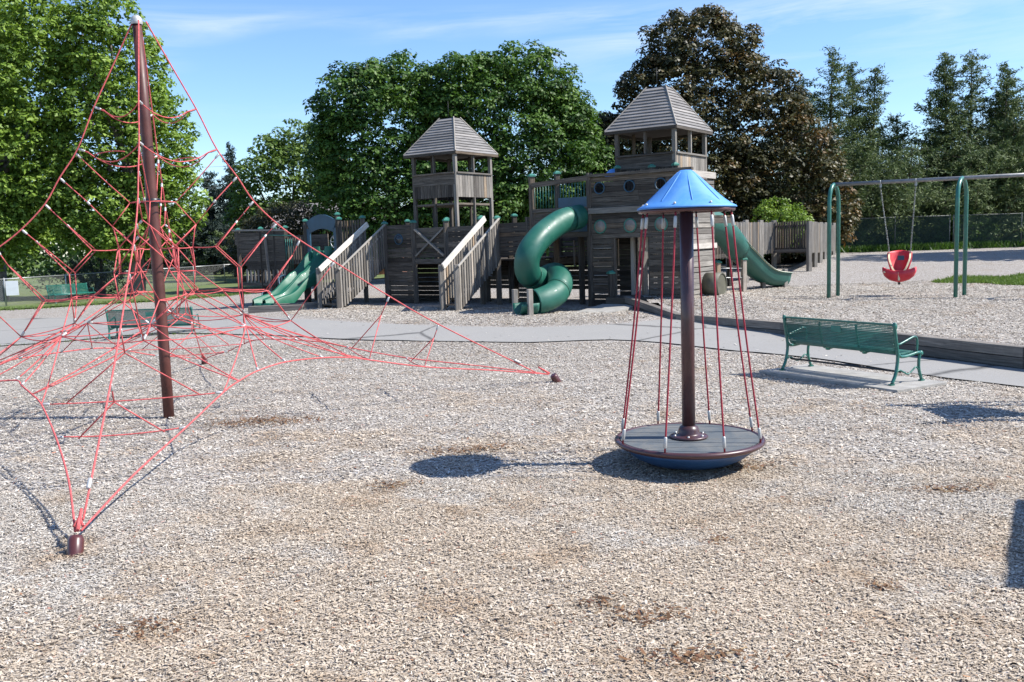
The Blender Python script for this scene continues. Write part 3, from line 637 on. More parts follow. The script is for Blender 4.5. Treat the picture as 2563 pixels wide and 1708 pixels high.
m.bar(S_(-.44, -.18, .13), S_(0, -.30, .10), .045, .012, up=(0, -1, .2)); m.bar(S_(0, -.30, .12), S_(0, -.28, -.12), .05, .012, up=(0, -1, 0)); m.build('harness', MAT['strap'], ss)
m = MB(); m.box(S_(.04, .13, .52), (.16, .02, .12), math.atan2(u_.y, u_.x)); m.build('head_pad', MAT['navy'], ss)
m = MB(); m.box(S_(.0, -.02, -.2), (.05, .05, .09)); m.build('buckle', MAT['black'], ss)
for s, top in ((-.28, 1.14), (.30, 1.98)):
    p = Vector((8.66, 24.4, BZ-.11))+u_*top-seat_c; q = S_(s, .12, .60); m = MB(); L = (q-p).length; n = int(L/.075)
    for i in range(n):
        a = p.lerp(q, i/n); b = p.lerp(q, (i+1.25)/n); d = (b-a).normalized(); w = d.cross(V(1, .3, 0) if i % 2 else V(-.3, 1, 0)).normalized()*.013
        m.tube([a+w, a-w, b-w, b+w], .0045, 4, close=True)
    m.build('chain', MAT['steel'], ss)

# ------------------------------------------------------------------ fences
def fence(name, P, h, step, fn, label, link, rail_r=.02, post_r=.03, pm='steel'):
    r = empty(name, (P[0][0], P[0][1], 0)); tag(r, label, 'fence'); o = Vector((P[0][0], P[0][1], 0)); tl = 0; mb = MB(); rl = MB()
    for a, b in zip(P, P[1:]):
        a = Vector((*a, 0)); b = Vector((*b, 0)); L = (b-a).length; d = (b-a)/L; n = max(1, round(L/step))
        for i in range(n):
            p = a+d*(L*i/n); q = a+d*(L*(i+1)/n); zp, zq = float(fn(p.x, p.y)), float(fn(q.x, q.y)); p_ = p-o; q_ = q-o
            m = MB(); m.tube([p_+V(0, 0, zp-.1), p_+V(0, 0, zp+h+.03), p_+V(0, 0, zp+h+.06)], [post_r, post_r, .005], 8); m.build('post', MAT[pm], r)
            rl.tube([p_+V(0, 0, zp+h), q_+V(0, 0, zq+h)], rail_r, 8)
            s = L/n; mb.add([p_+V(0, 0, zp+.02), q_+V(0, 0, zq+.02), q_+V(0, 0, zq+h), p_+V(0, 0, zp+h)], [(0, 1, 2, 3)], [[(tl, 0), (tl+s, 0), (tl+s, h), (tl, h)]]); tl += s
    m = MB(); zq = float(fn(b.x, b.y)); q_ = b-o; m.tube([q_+V(0, 0, zq-.1), q_+V(0, 0, zq+h+.05)], post_r, 8); m.build('post', MAT[pm], r)
    mb.build('wire_mesh', link, r); rl.build('top_rail', MAT[pm], r); return r
fence('chain_link_fence', [(-24.5, 34.3), (-21.7, 39.2), (-20.2, 47), (-17.5, 62), (-14, 84)], 1.22, 3.6, G, 'low silver chain-link fence along the lawn on the left', MAT['link'], .024)
fence('chain_link_fence', [(7, 54), (14, 48.8), (20.5, 48.6), (23.3, 48.4)], 1.75, 3.1, GR, 'tall green-meshed chain-link fence behind the swings and the wooden walkway', MAT['link_green'], .024, pm='fence_grey')
fence('chain_link_fence', [(23.5, 48.4), (38, 48.6)], 1.75, 3.4, GR, 'far right run of tall chain-link fence in the shade of the cedars', MAT['link_green'], .018, pm='fence_grey')
m = MB(); m.box((-21.35, 39.15, .82), (.5, .012, .62), .2); tag(m.build('notice_board', MAT['white']), 'blank white notice fixed to the low chain-link fence at the left', 'sign')
# waste bin at the left edge
wb = empty('litter_bin', (-17.85, 31.2, .02)); tag(wb, 'dark green round litter bin cut off by the left edge of the photo', 'litter bin')
MB().lathe([(.0, .0), (.27, .0), (.29, .05), (.30, .85), (.31, .88)], n=24).build('body', MAT['cap_green'], wb); MB().lathe([(.31, .88), (.32, .92), (.24, 1.02), (.1, 1.06), (.0, 1.06)], n=24).build('lid', MAT['black'], wb)
# weathered upright posts standing in front of the ship
def capped_post(parent, p, h, w=.13, cap=True, z0=-.1, m_=None, rz=-BETA):
    m = MB(); p = Vector(p); m.bar(p+V(0, 0, z0), p+V(0, 0, h), w, w, up=(math.cos(rz), math.sin(rz), 0)); po = m.build('post', m_ or MAT['wood'], parent, bevel=.008)
    if cap:
        c = MB(); ca = .5*(w+.045); q = [Matrix.Rotation(rz, 3, 'Z') @ Vector(v) for v in ((-ca, -ca, 0), (ca, -ca, 0), (ca, ca, 0), (-ca, ca, 0))]
        b = p+V(0, 0, h); c.add([b+v for v in q]+[b+v+V(0, 0, .04) for v in q]+[b+v*.35+V(0, 0, .085) for v in q], [(3, 2, 1, 0), (0, 1, 5, 4), (1, 2, 6, 5), (2, 3, 7, 6), (3, 0, 4, 7), (4, 5, 9, 8), (5, 6, 10, 9), (6, 7, 11, 10), (7, 4, 8, 11), (8, 9, 10, 11)])
        c.build('cap', MAT['cap_green'], po)
    return po

# ------------------------------------------------------------------ wooden ship play structure
SHIP = empty('ship_play_structure', (SO.x, SO.y, 0), -BETA)   # local x = along the facade, local y = back into the ship
tag(SHIP, 'long weathered wooden ship play structure with two roofed towers, green slides and stairs', 'play structure')
def wall(p0, p1, z0, z1, name='plank_wall', holes=(), m_=None, th=.045, ph=.14, parent=None, slot=0, back=True):
    """horizontal planks between plan points p0-p1; holes=(s0,s1,z0,z1) rectangles"""
    mb = MB(); a = Vector((*p0, 0)); b = Vector((*p1, 0)); L = (b-a).length; d = (b-a)/L; n = max(1, round((z1-z0)/ph)); h = (z1-z0)/n
    for i in range(n):
        zz = z0+h*(i+.5); segs = [(0, L)]
        for s0, s1, h0, h1 in holes:
            if h0 < zz < h1:
                new = []
                for x0, x1 in segs:
                    if s0 > x0: new.append((x0, min(s0, x1)))
                    if s1 < x1: new.append((max(s1, x0), x1))
                new = [q for q in new if q[1]-q[0] > .01]; segs = new
        for x0, x1 in segs:
            j = random.uniform(-.004, .004); nrm = Vector((d.y, -d.x, 0))*j; g = .010 if not slot or i % slot else .035
            if x1-x0 > 1.9 and random.random() < .8:
                xm = x0+(x1-x0)*random.uniform(.3, .7); parts = [(x0, xm-.003), (xm+.003, x1)]
            else: parts = [(x0, x1)]
            for q0, q1 in parts: mb.bar(a+d*q0+V(0, 0, zz)+nrm, a+d*q1+V(0, 0, zz)+nrm, th, h-g)
    return mb.build(name, m_ or MAT['wood'], parent or SHIP)
def pickets(p0, p1, z0, z1, name='picket_panel', m_=None, w=.085, gap=.035, th=.03, z0b=None, z1b=None, jit=.015, parent=None, rails=True, off=0.0):
    mb = MB(); a = Vector((*p0, 0)); b = Vector((*p1, 0)); L = (b-a).length; d = (b-a)/L; nr = Vector((d.y, -d.x, 0)); n = max(1, int(L/(w+gap))); z0b = z0 if z0b is None else z0b; z1b = z1 if z1b is None else z1b
    for i in range(n):
        s = (i+.5)*L/n; t = s/L; mb.bar(a+d*s+V(0, 0, z0+(z0b-z0)*t+random.uniform(-jit, jit)), a+d*s+V(0, 0, z1+(z1b-z1)*t+random.uniform(-jit, jit)), w, th, up=nr)
    if rails:
        for f in (.14, .86): mb.bar(a-nr*.035+V(0, 0, z0+(z1-z0)*f), b-nr*.035+V(0, 0, z0b+(z1b-z0b)*f), .04, .09)
    return mb.build(name, m_ or MAT['wood'], parent or SHIP)
def beam(p, q, w=.1, h=.1, name='beam', m_=None, parent=None, bev=.006): m = MB(); m.bar(p, q, w, h); return m.build(name, m_ or MAT['wood'], parent or SHIP, bevel=bev)
def ring(c, r, rr, name, m_, glass=None, parent=None, axis=(0, 1, 0)):
    c = Vector(c); m = MB(); pts = [c+Vector((r*math.cos(a), 0, r*math.sin(a))) for a in [2*math.pi*i/28 for i in range(28)]]
    if axis == (1, 0, 0): pts = [c+Vector((0, r*math.cos(a), r*math.sin(a))) for a in [2*math.pi*i/28 for i in range(28)]]
    m.tube(pts, rr, 8, close=True); po = m.build(name, m_, parent or SHIP)
    if glass: MB().lathe([(r*.99, .0), (r*.8, .03), (r*.5, .055), (0, .07)], c, 28, axis=(0, -1, 0)).build('window_bubble', glass, po)
    return po
GZ = .1
# --- right hull (the prow side with the tall tower)
wall((0, 0), (2.75, 0), 2.93, 3.72, 'hull_wall', holes=[(.13, .39, 3.30, 3.56), (1.0, 1.26, 3.30, 3.56), (1.87, 2.13, 3.30, 3.56)])
wall((0, .0), (2.75, .0), 2.13, 2.77, 'hull_wall')
wall((0, 0), (.62, 0), GZ, 2.13, 'climbing_wall', slot=3); wall((1.66, 0), (2.75, 0), GZ, 2.13, 'climbing_wall')
for k in range(6): beam((.06, -.04, .7+k*.235), (.58, -.04, .7+k*.235), .045, .022, 'climbing_cleat', MAT['wood_light'])
beam((-.06, -.05, 2.85), (2.85, -.05, 2.85), .09, .15, 'rubbing_strake', MAT['wood_light']); beam((-.06, -.04, 3.76), (2.86, -.04, 3.76), .13, .07, 'hull_cap_rail', MAT['wood']); beam((2.80, -.05, 3.64), (2.80, 1.5, 3.64), .05, .16, 'side_rail', MAT['rail'])
for a in (.26, 1.13, 2.0):
    ring((a, -.035, 3.43), .145, .018, 'porthole', MAT['navy']); ring((a, -.03, 2.44), .165, .02, 'porthole', MAT['cap_green'], MAT['bubble'])
wall((2.75, 0), (2.75, 1.5), GZ, 3.55, 'hull_side_wall', m_=MAT['wood_light'], slot=4)  # paler wood than the front wall, painting sunlight onto this side
beam((2.80, -.05, 1.86), (2.80, 1.55, 1.86), .05, .13, 'side_strake', MAT['rail'])  # side rail and strake paler than the front ones, for painted sunlight
wall((0, 1.5), (2.75, 1.5), GZ, 3.5, 'inner_wall', holes=[(.55, 1.75, .3, 2.3)]); wall((0, .1), (0, 1.5), 2.1, 3.6, 'inner_wall')
beam((.80, .75, .6), (.80, .75, 2.15), .1, .1, 'door_post', MAT['rail']); beam((1.66, .05, .2), (1.66, .05, 2.2), .09, .1, 'door_post'); beam((.62, .05, .2), (.62, .05, 2.2), .09, .1, 'door_post')  # inner post in the palest wood, its sunlight painted in
pickets((.84, .95), (1.5, .95), 1.75, 2.15, m_=MAT['rail'], w=.05, gap=.06)
# door sill deck and ramp
m = MB(); [m.bar((.62, b_, .60), (1.9, b_, .60), .13, .05) for b_ in (-.35, -.21, -.07, .07, .21, .35, .49)]; m.bar((.62, -.44, .53), (1.95, -.44, .53), .05, .17); m.build('door_sill', MAT['wood'], SHIP)
MB().add([(.55, -.5, .46), (1.6, -.5, .46), (1.45, -1.9, .34), (.45, -1.9, .34), (.55, -.5, .2), (1.6, -.5, .2), (1.45, -1.9, .2), (.45, -1.9, .2)], [(0, 1, 2, 3)[::-1], (0, 1, 5, 4), (1, 2, 6, 5), (2, 3, 7, 6), (3, 0, 4, 7)]).build('entry_ramp', MAT['concrete'], SHIP)
# decks
def deck(a0, a1, b0, b1, z, name='deck'):
    m = MB(); n = int((b1-b0)/.145); [m.bar((a0, b0+(i+.5)*(b1-b0)/n, z), (a1, b0+(i+.5)*(b1-b0)/n, z), .135, .045) for i in range(n)]
    for k in range(int((a1-a0)/1.2)+1): a = a0+.05+k*(a1-a0-.1)/max(1, int((a1-a0)/1.2)); m.bar((a, b0, z-.11), (a, b1, z-.11), .07, .16)
    m.build(name, MAT['wood'], SHIP)
deck(-1.9, 2.7, .04, 2.9, 2.62); deck(-4.9, -1.9, .04, 2.6, 1.62); deck(-7.25, -4.9, .04, 2.6, 1.6); deck(-11.8, -7.25, .04, 2.5, 1.62); deck(-14.3, -11.8, .04, 1.9, 1.2)
# --- tube-slide bay
for a, h in ((-.06, 3.84), (-1.86, 3.86)): capped_post(SHIP, (a, 0, 0), h, .14, a < -1)
capped_post(SHIP, (-1.05, .02, 2.3), 1.58, .12, True, 0); capped_post(SHIP, (.62, .3, 3.5), .42, .1, True, 0); capped_post(SHIP, (1.6, .3, 3.5), .38, .1, True, 0); capped_post(SHIP, (2.25, .3, 3.5), .38, .1, True, 0); capped_post(SHIP, (-.05, 1.45, 3.5), .45, .12, True, 0)
beam((-1.86, -.05, 3.62), (0, -.05, 3.72), .06, .13, 'rail'); m = MB(); [m.tube([(-1.78+i*.092, .0, 2.95), (-1.78+i*.092, 0, 3.62)], .011, 6) for i in range(19)]; m.build('green_balusters', MAT['green_metal'], SHIP)
beam((-1.9, -.03, 2.93), (0, -.03, 2.93), .06, .1, 'rail'); wall((-1.86, .02), (-1.0, .02), 2.3, 2.88, 'plank_wall', m_=MAT['wood']); 
m = MB(); m.box((-.53, -.02, 2.78), (.94, .04, .92)); m.build('slide_panel', MAT['navy'], SHIP); beam((-1.9, -.04, 2.26), (0, -.04, 2.26), .07, .14, 'beam')
wall((-3.0, 0), (-1.9, 0), 1.72, 2.66, 'plank_wall', slot=2); wall((-3.0, .9), (-1.9, .9), GZ, 1.6, 'plank_wall', slot=2); wall((-3.0, 2.6), (0, 2.6), .62, 2.5, 'plank_wall', slot=4); wall((-7.2, 2.5), (-3.1, 2.5), .66, 1.58, 'plank_wall', slot=3)
for a in (-3.06, -1.5, -.7): capped_post(SHIP, (a, .6, 0), 2.2, .13, False)
capped_post(SHIP, (-2.05, .05, 0), 2.78, .13, False); m = MB(); [m.bar((-1.7+i*.16, 1.9, 1.35), (-1.7+i*.16, 1.9, 2.1), .05, .03) for i in range(10)]; m.build('inner_slats', MAT['wood_light'], SHIP)
# --- left hull
for a in (-3.06, -3.64, -4.9, -6.16, -7.32, -8.24, -9.28): capped_post(SHIP, (a, -.02, 0), 2.78 if a > -7.4 else 3.0, .13, True)
for a in (-4.2, -5.5, -6.9, -2.6, -8.6): capped_post(SHIP, (a, 2.5, 0), 2.9, .13, True)
wall((-4.84, 0), (-3.7, 0), 1.72, 2.62, 'plank_wall'); wall((-7.26, 0), (-6.2, 0), .18, 2.74, 'climbing_wall'); ring((-6.76, -.03, 2.3), .15, .02, 'porthole', MAT['navy'], MAT['glass'])
beam((-6.1, -.04, 1.62), (-3.1, -.04, 1.62), .06, .16, 'beam')
gate = MB(); [gate.bar(p, q, .05, .09, up=(0, -1, 0)) for p, q in (((-6.08, -.03, 1.78), (-4.98, -.03, 2.58)), ((-6.08, -.05, 2.58), (-4.98, -.05, 1.78)))]; gate.build('cross_brace', MAT['wood_light'], SHIP)
wall((-6.08, .02), (-4.98, .02), 1.72, 2.62, 'gate_panel'); wall((-7.2, 2.55), (-3.1, 2.55), 1.62, 2.6, 'plank_wall'); wall((-7.2, 1.3), (-6.2, 1.3), GZ, 1.5, 'inner_wall'); wall((-4.9, 1.6), (-3.7, 1.6), .7, 1.5, 'inner_wall', slot=2)
m = MB(); [m.bar((-6.0+i*.17, 1.9, .95), (-6.0+i*.17, 1.9, 1.5), .05, .03) for i in range(6)]; m.build('inner_slats', MAT['wood_light'], SHIP)
pickets((-9.24, -.02), (-8.24, -.02), 1.62, 2.95, 'picket_panel', w=.07, gap=.05)
for s in (-1, 0): pass
for a in (-4.2, -5.55, -8.2, -10.2, -11.6): capped_post(SHIP, (a, 1.0, 0), 1.6, .13, False)
# --- arch panel over the wave slide
for a, h in ((-10.86, 3.0), (-9.36, 3.15)): capped_post(SHIP, (a, 0, 0), h, .13, True)
m = MB(); n = 12; pts = [(-10.62+1.06*i/n, 2.62+.10*math.sin(math.pi*i/n*4)*0+.12*math.sin(math.pi*i/n)) for i in range(n+1)]
top = [(-10.8+1.38*i/n, 2.98+.22*math.sin(math.pi*i/n)) for i in range(n+1)]
vs = [(x, -.02, z) for x, z in pts]+[(x, -.02, z) for x, z in top]+[(x, .03, z) for x, z in pts]+[(x, .03, z) for x, z in top]; k = n+1
fs = []
for i in range(n): fs += [(i, i+1, k+i+1, k+i), (2*k+i+1, 2*k+i, 3*k+i, 3*k+i+1), (k+i, k+i+1, 3*k+i+1, 3*k+i), (i+1, i, 2*k+i, 2*k+i+1)]
m.add(vs, fs); m.box((-10.73, .005, 2.2), (.16, .05, 1.1)); m.box((-9.48, .005, 2.2), (.16, .05, 1.1)); m.build('arch_panel', MAT['navy'], SHIP)
wh = MB(); wh.tube([(-9.78+.2*math.cos(a), .25, 2.3+.2*math.sin(a)) for a in [2*math.pi*i/20 for i in range(20)]], .018, 7, close=True); [wh.tube([(-9.78, .25, 2.3), (-9.78+.2*math.cos(a), .25, 2.3+.2*math.sin(a))], .012, 5) for a in (0, 1.05, 2.1, 3.14, 4.19, 5.24)]; wh.build('steering_wheel', MAT['steel'], SHIP)
pickets((-11.8, -.02), (-10.95, -.02), 1.62, 2.5, m_=MAT['wood'], w=.06, gap=.06); m = MB(); [m.tube([(-11.75+i*.1, -.1, 1.45), (-11.75+i*.1, -.1, 2.45)], .014, 6) for i in range(4)]; m.tube([(-12.9, -.1, 2.62), (-11.3, -.1, 2.55)], .02, 6); m.build('green_balusters', MAT['green_metal'], SHIP)
# --- bow at the far left
m = MB(); ph = .145
for i in range(9):
    z = 1.5+i*ph; a0 = -14.45+max(0, (6-i))*.10; m.bar((a0, -.02+0*i, z), (-11.85, -.02, z), .05, ph-.01)
m.build('bow_wall', MAT['wood'], SHIP); pickets((-14.0, -.02), (-11.85, -.02), .95, 1.45, w=.09, gap=.10, m_=MAT['wood_light'], rails=False); beam((-14.5, -.05, 2.82), (-11.8, -.05, 2.75), .1, .06, 'cap_rail', MAT['wood_light'])
for a in (-14.3, -13.1, -12.4, -11.85): capped_post(SHIP, (a, 0, 0), 2.82, .13, True)
wall((-13.4, .2), (-12.2, .2), 0, 1.0, 'lower_wall'); wall((-14.4, 1.9), (-11.8, 1.9), 1.2, 2.6, 'plank_wall'); beam((-14.2, -.03, .93), (-11.8, -.03, .93), .06, .12)
beam((-12.75, -.12, 2.5), (-12.35, -.3, .1), .08, .06, 'leaning_pole', MAT['timber'])
# --- towers
def tower(a1, b0, wa, wb, zdeck, zr0, zr1, zeave, zpeak, zfoot, low):
    t = empty('tower', (0, 0, 0)); t.parent = SHIP; a0 = a1-wa; b1 = b0+wb
    for a in (a0, a1):
        for b in (b0, b1):
            m = MB(); m.bar((a, b, zfoot), (a, b, zeave+.05), .1, .1, up=(1, 0, 0)); m.build('corner_post', MAT['wood_light'] if a == a1 else MAT['wood'], t, bevel=.006)  # sun-facing posts take the paler wood: lit side put into the colour
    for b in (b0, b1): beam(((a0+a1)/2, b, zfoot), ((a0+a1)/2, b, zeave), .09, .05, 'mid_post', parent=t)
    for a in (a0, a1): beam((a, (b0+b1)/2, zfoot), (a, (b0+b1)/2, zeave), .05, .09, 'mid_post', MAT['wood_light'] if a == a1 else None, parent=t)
    for (p, q, mm) in (((a0, b0-.03), (a1, b0-.03), None), ((a1+.03, b0), (a1+.03, b1), MAT['wood_light']), ((a0-.03, b1), (a0-.03, b0), None), ((a1, b1+.03), (a0, b1+.03), None)):  # pickets on the sun-facing side also painted paler, as if lit
        pickets(p, q, zr0, zr1, 'picket_panel', mm, w=.12, gap=.006, jit=.0, parent=t, rails=False); beam((*p, zr1+.03), (*q, zr1+.03), .12, .05, 'rail_cap', mm, parent=t)
    if low:
        wall((a0, b0-.03), (a1, b0-.03), zr1-.32, zr1, 'board_band', parent=t)
    m = MB(); m.box(((a0+a1)/2, (b0+b1)/2, zdeck), (wa, wb, .06)); m.build('tower_deck', MAT['wood'], t)
    # hipped, truncated roof of overlapping boards
    ov = .31; ra0, ra1, rb0, rb1 = a0-ov, a1+ov*.32, b0-ov*.3-.0, b1+ov; ca, cb = (ra0+ra1)/2, (rb0+rb1)/2; ta, tb = .27, .16
    E0 = [Vector((ra0, rb0, zeave)), Vector((ra1, rb0, zeave)), Vector((ra1, rb1, zeave)), Vector((ra0, rb1, zeave))]; T0 = [Vector((ca-ta, cb-tb, zpeak)), Vector((ca+ta, cb-tb, zpeak)), Vector((ca+ta, cb+tb, zpeak)), Vector((ca-ta, cb+tb, zpeak))]
    m = MB(); n = 13
    for s in range(4):
        A, B, C, D = E0[s], E0[(s+1) % 4], T0[(s+1) % 4], T0[s]; nr = (B-A).cross(D-A).normalized()
        for i in range(n):
            p, q = A.lerp(D, i/n), B.lerp(C, i/n); p2, q2 = A.lerp(D, (i+1.12)/n), B.lerp(C, (i+1.12)/n); hi = nr*.03; r_ = random.uniform(.3, .8); L = (q-p).length; o_ = random.random()*40
            uv = [[(o_, 0), (o_+L, 0), (o_+L, .14), (o_, .14)]]*2
            m.add([p+hi, q+hi, q2+nr*.004, p2+nr*.004, p, q], [(0, 1, 2, 3), (4, 5, 1, 0)], uv, r_)
    rf_ = m.build('roof', MAT['shingle'], t)
    m = MB()
    for s in range(4): m.tube([E0[s]+V(0, 0, .03), T0[s]+V(0, 0, .04)], .022, 4, rnd=.8, smooth=False)
    m.build('ridge_trim', MAT['wood_light'], rf_)
    m = MB(); m.add([*[v+V(0, 0, .035) for v in T0]], [(0, 1, 2, 3)]); m.add([v+V(0, 0, .0) for v in E0], [(3, 2, 1, 0)]); m.build('roof_lid', MAT['wood'], rf_)
    for s in range(4): beam(E0[s]+V(0, 0, -.03), E0[(s+1) % 4]+V(0, 0, -.03), .035, .07, 'eave_board', None, parent=rf_)
    m = MB(); m.tube([((ca-.05), cb, zpeak), (ca-.05, cb, zpeak+.55)], .006, 5); m.build('finial_rod', MAT['black'], rf_)
    return t
tower(2.13, .52, 1.62, 1.9, 3.4, 3.25, 4.2, 4.88, 6.03, 2.6, True)
tower(-4.9, .52, 1.6, 1.75, 3.3, 3.5, 4.18, 4.82, 5.93, 1.6, True)
# --- staircases running down towards the camera
def stairs(a0, a1, ztop, zbot, run, m_near, drop_rail):
    t = empty('staircase'); t.parent = SHIP; n = 8
    for i in range(n):
        f = (i+.5)/n; m = MB(); m.bar((a0+.04, -run*f, ztop-(ztop-zbot)*f), (a1-.04, -run*f, ztop-(ztop-zbot)*f), .24, .04); m.build('tread', MAT['wood'], t)
    for a in (a0, a1):
        beam((a, .0, ztop-.05), (a, -run, zbot-.0), .05, .2, 'stringer', parent=t); h = 1.12
        for (b, z) in ((-run-.02, zbot+1.17),): capped_post(t, (a, b, 0), z, .12, False, m_=MAT['wood_light'])
        p0 = (a+.06, -.02); p1 = (a+.06, -run); pickets(p0, p1, ztop-.16, ztop+h-.02, 'baluster', m_near if a == a1 else MAT['wood_light'], w=.065, gap=.045, z0b=zbot-.06, z1b=zbot+h-.04, parent=t, rails=False)
        r0 = (a+.10, .02, ztop+h+.03); r1 = (a+.10, -run-.05, zbot+h+.0)
        beam(r0, r1, .05 if a == a0 else .045, .16 if a == a0 else .05, 'handrail', MAT['rail'], t)
        beam((a-.05, .0, ztop+h-.3), (a-.05, -run, zbot+h-.33), .035, .035, 'lower_rail', MAT['rail'], t)
    return t
stairs(-8.17, -7.38, 1.66, .36, 2.05, MAT['wood_light'], 0)
stairs(-3.60, -3.08, 1.66, .40, 1.9, MAT['wood_light'], 0)
# --- green wave slide (two lanes) below the arch panel
ws = empty('wave_slide'); ws.parent = SHIP
prof = [(.10, 1.78), (-.15, 1.72), (-.5, 1.42), (-.85, 1.12), (-1.1, 1.0), (-1.35, .9), (-1.7, .62), (-1.95, .48), (-2.2, .42), (-2.55, .36)]
pc = crom([(0, b, z) for b, z in prof], 5)
def lane(a0, a1, nm):
    m = MB(); sec = [(-.02, -.10), (-.02, .20), (.02, .24), (.06, .20), (.10, .05), (.22, .0), (.36, .0), (.44, .05), (.48, .20), (.50, .24), (.54, .20), (.54, -.10)]; w = (a1-a0)/.52
    vs = []; k = len(sec)
    for i, p in enumerate(pc):
        f = i/(len(pc)-1); hump = .10*math.exp(-((f-.42)/.10)**2)
        for x, z in sec: vs.append((a0+x*w, p.y, p.z+z*(1+.2*math.sin(f*9)) + (hump if z > .1 else 0)))
    fs = [(i*k+j, i*k+j+1, (i+1)*k+j+1, (i+1)*k+j) for i in range(len(pc)-1) for j in range(k-1)]
    m.add(vs, fs, None, .5, True); o = m.build(nm, MAT['slide_green'], ws); return o
lane(-10.62, -10.12, 'slide_lane'); lane(-10.08, -9.58, 'slide_lane')
m = MB(); m.tube(crom([(-10.62, -2.45, .42), (-10.3, -2.62, .44), (-10.1, -2.5, .42), (-9.9, -2.62, .44), (-9.56, -2.45, .42)], 4), .07, 10); m.build('slide_foot', MAT['slide_green'], ws)
for x in (-10.36, -9.82):
    m = MB(); vs = []; n = 14
    for j in range(7):
        t = j/6; z = 1.62+.78*t; w = .20-.05*t
        for i in range(n+1): a = math.pi*i/n; vs.append((x+w*math.cos(a), -.02-.16*math.sin(a)*(1-.5*t), z))
    m.add(vs, [(j*(n+1)+i, j*(n+1)+i+1, (j+1)*(n+1)+i+1, (j+1)*(n+1)+i) for j in range(6) for i in range(n)], None, .5, True)
    if x < -10: pass
    oo = m.build('slide_hood', MAT['slide_green'], ws); oo.scale = (1, 1, .62); oo.location = (0, 0, .68)
for s in (-1,):
    for q in ([(-10.75, -.75, .9), (-10.95, -.9, 1.25), (-10.85, -1.25, 1.2), (-10.72, -1.35, .95)], [(-10.75, -1.5, .5), (-10.95, -1.6, .8), (-10.85, -1.95, .78), (-10.72, -2.1, .5)]):
        m = MB(); m.tube(crom(q, 6), .022, 8); m.build('grab_hoop', MAT['navy'], ws)
for a in (-10.4, -9.8): capped_post(ws, (a, -1.1, 0), .95, .1, False)
# --- spiral tube slide
def L2(p):                       # world plan point to ship-local
    p = Vector(p); d = p-Vector((SO.x, SO.y, 0)); return Vector((d.dot(SU), d.dot(SM), d.z))
def pxw(u, v, Y):                # sight line of a photo point, cut at distance Y: used to read positions off the photograph
    a = (u-1281.5)/2280; b = (854-v)/2280; a2 = a*c_+b*s_; b2 = -a*s_+b*c_
    d = X_*a2 + F_ + U_*b2; d = d/d.y*Y; d.z += 2.15; return d
ts = empty('tube_slide'); ts.parent = SHIP
path = [L2(pxw(*q)) for q in ((1462, 541, 24.5), (1440, 545, 24.2), (1400, 558, 23.8), (1352, 595, 23.2), (1322, 640, 22.9), (1322, 684, 23.1), (1352, 700, 23.7), (1388, 688, 23.85), (1403, 704, 23.2), (1392, 733, 22.7), (1362, 750, 22.4), (1340, 757, 22.3))]
pc = crom(path, 5); n = len(pc); cut = [0, int(n*.13), int(n*.48), int(n*.80), n-1]
for i in range(4):
    seg = pc[cut[i]:cut[i+1]+1]; m = MB(); m.tube(seg, .32, 28, caps=False, rnd=.5); o_ = m.build('tube_section', MAT['tube_green'], ts); sd_ = o_.modifiers.new('shell', 'SOLIDIFY'); sd_.thickness = .012
    if i: m = MB(); d = (seg[1]-seg[0]).normalized()*.02; m.tube([seg[0]-d, seg[0]+d], .335, 28, caps=False, rnd=.5); m.build('joint_flange', MAT['tube_green'], o_)
end = pc[-1]; dr = (pc[-1]-pc[-3]).normalized(); dr.z = 0; dr.normalize(); sd2 = Vector((-dr.y, dr.x, 0)); m = MB(); vs = []; k = 13
for i in range(8):
    f = i/7; c = end+dr*(.02+.46*f)+V(0, 0, -.02*f)
    for j in range(k): a = math.pi*(1+j/(k-1)); rr_ = .325; vs.append(c+sd2*(rr_*math.cos(a))+V(0, 0, rr_*math.sin(a)*(1-.15*f)+.0))
m.add(vs, [(i*k+j, i*k+j+1, (i+1)*k+j+1, (i+1)*k+j) for i in range(7) for j in range(k-1)], None, .5, True); oo = m.build('exit_trough', MAT['tube_green'], ts); sd_ = oo.modifiers.new('shell', 'SOLIDIFY'); sd_.thickness = .02
for q, h in (((1328, 797, 21.9), .98), ((1290, 785, 22.6), .95), ((1386, 768, 23.6), .85)):
    p = L2(pxw(*q)); p.z = 0; capped_post(ts, p, h, .12, False, m_=MAT['wood_light'])
# --- right slide: short tube then an open trough running away to the right
rs = empty('open_slide'); rs.parent = SHIP
path = [L2(pxw(*q)) for q in ((1758, 553, 25.6), (1790, 563, 26.2), (1820, 590, 26.9), (1845, 622, 27.6))]; m = MB(); m.tube(crom(path, 6), .38, 26, caps=False, rnd=.5); oo = m.build('tube_section', MAT['rslide_green'], rs); sd_ = oo.modifiers.new('shell', 'SOLIDIFY'); sd_.thickness = .015
m = MB(); m.tube([path[-1]-(path[-1]-path[-2]).normalized()*.03, path[-1]], .40, 26, caps=False); m.build('tube_lip', MAT['rslide_green'], rs)
path = crom([L2(pxw(*q)) for q in ((1832, 622, 27.4), (1860, 650, 28.0), (1895, 684, 28.8), (1922, 699, 29.3), (1955, 703, 29.9))], 5); vs = []; k = 11
for i, c in enumerate(path):
    t_ = (path[min(i+1, len(path)-1)]-path[max(i-1, 0)]); t_.z = 0; t_.normalize(); s2 = Vector((-t_.y, t_.x, 0))
    for x, z in ((-.42, .24), (-.40, .26), (-.37, .2), (-.33, .0), (-.24, -.14), (0, -.19), (.24, -.14), (.33, 0), (.37, .2), (.40, .26), (.42, .24)): vs.append(c+s2*x+V(0, 0, z))
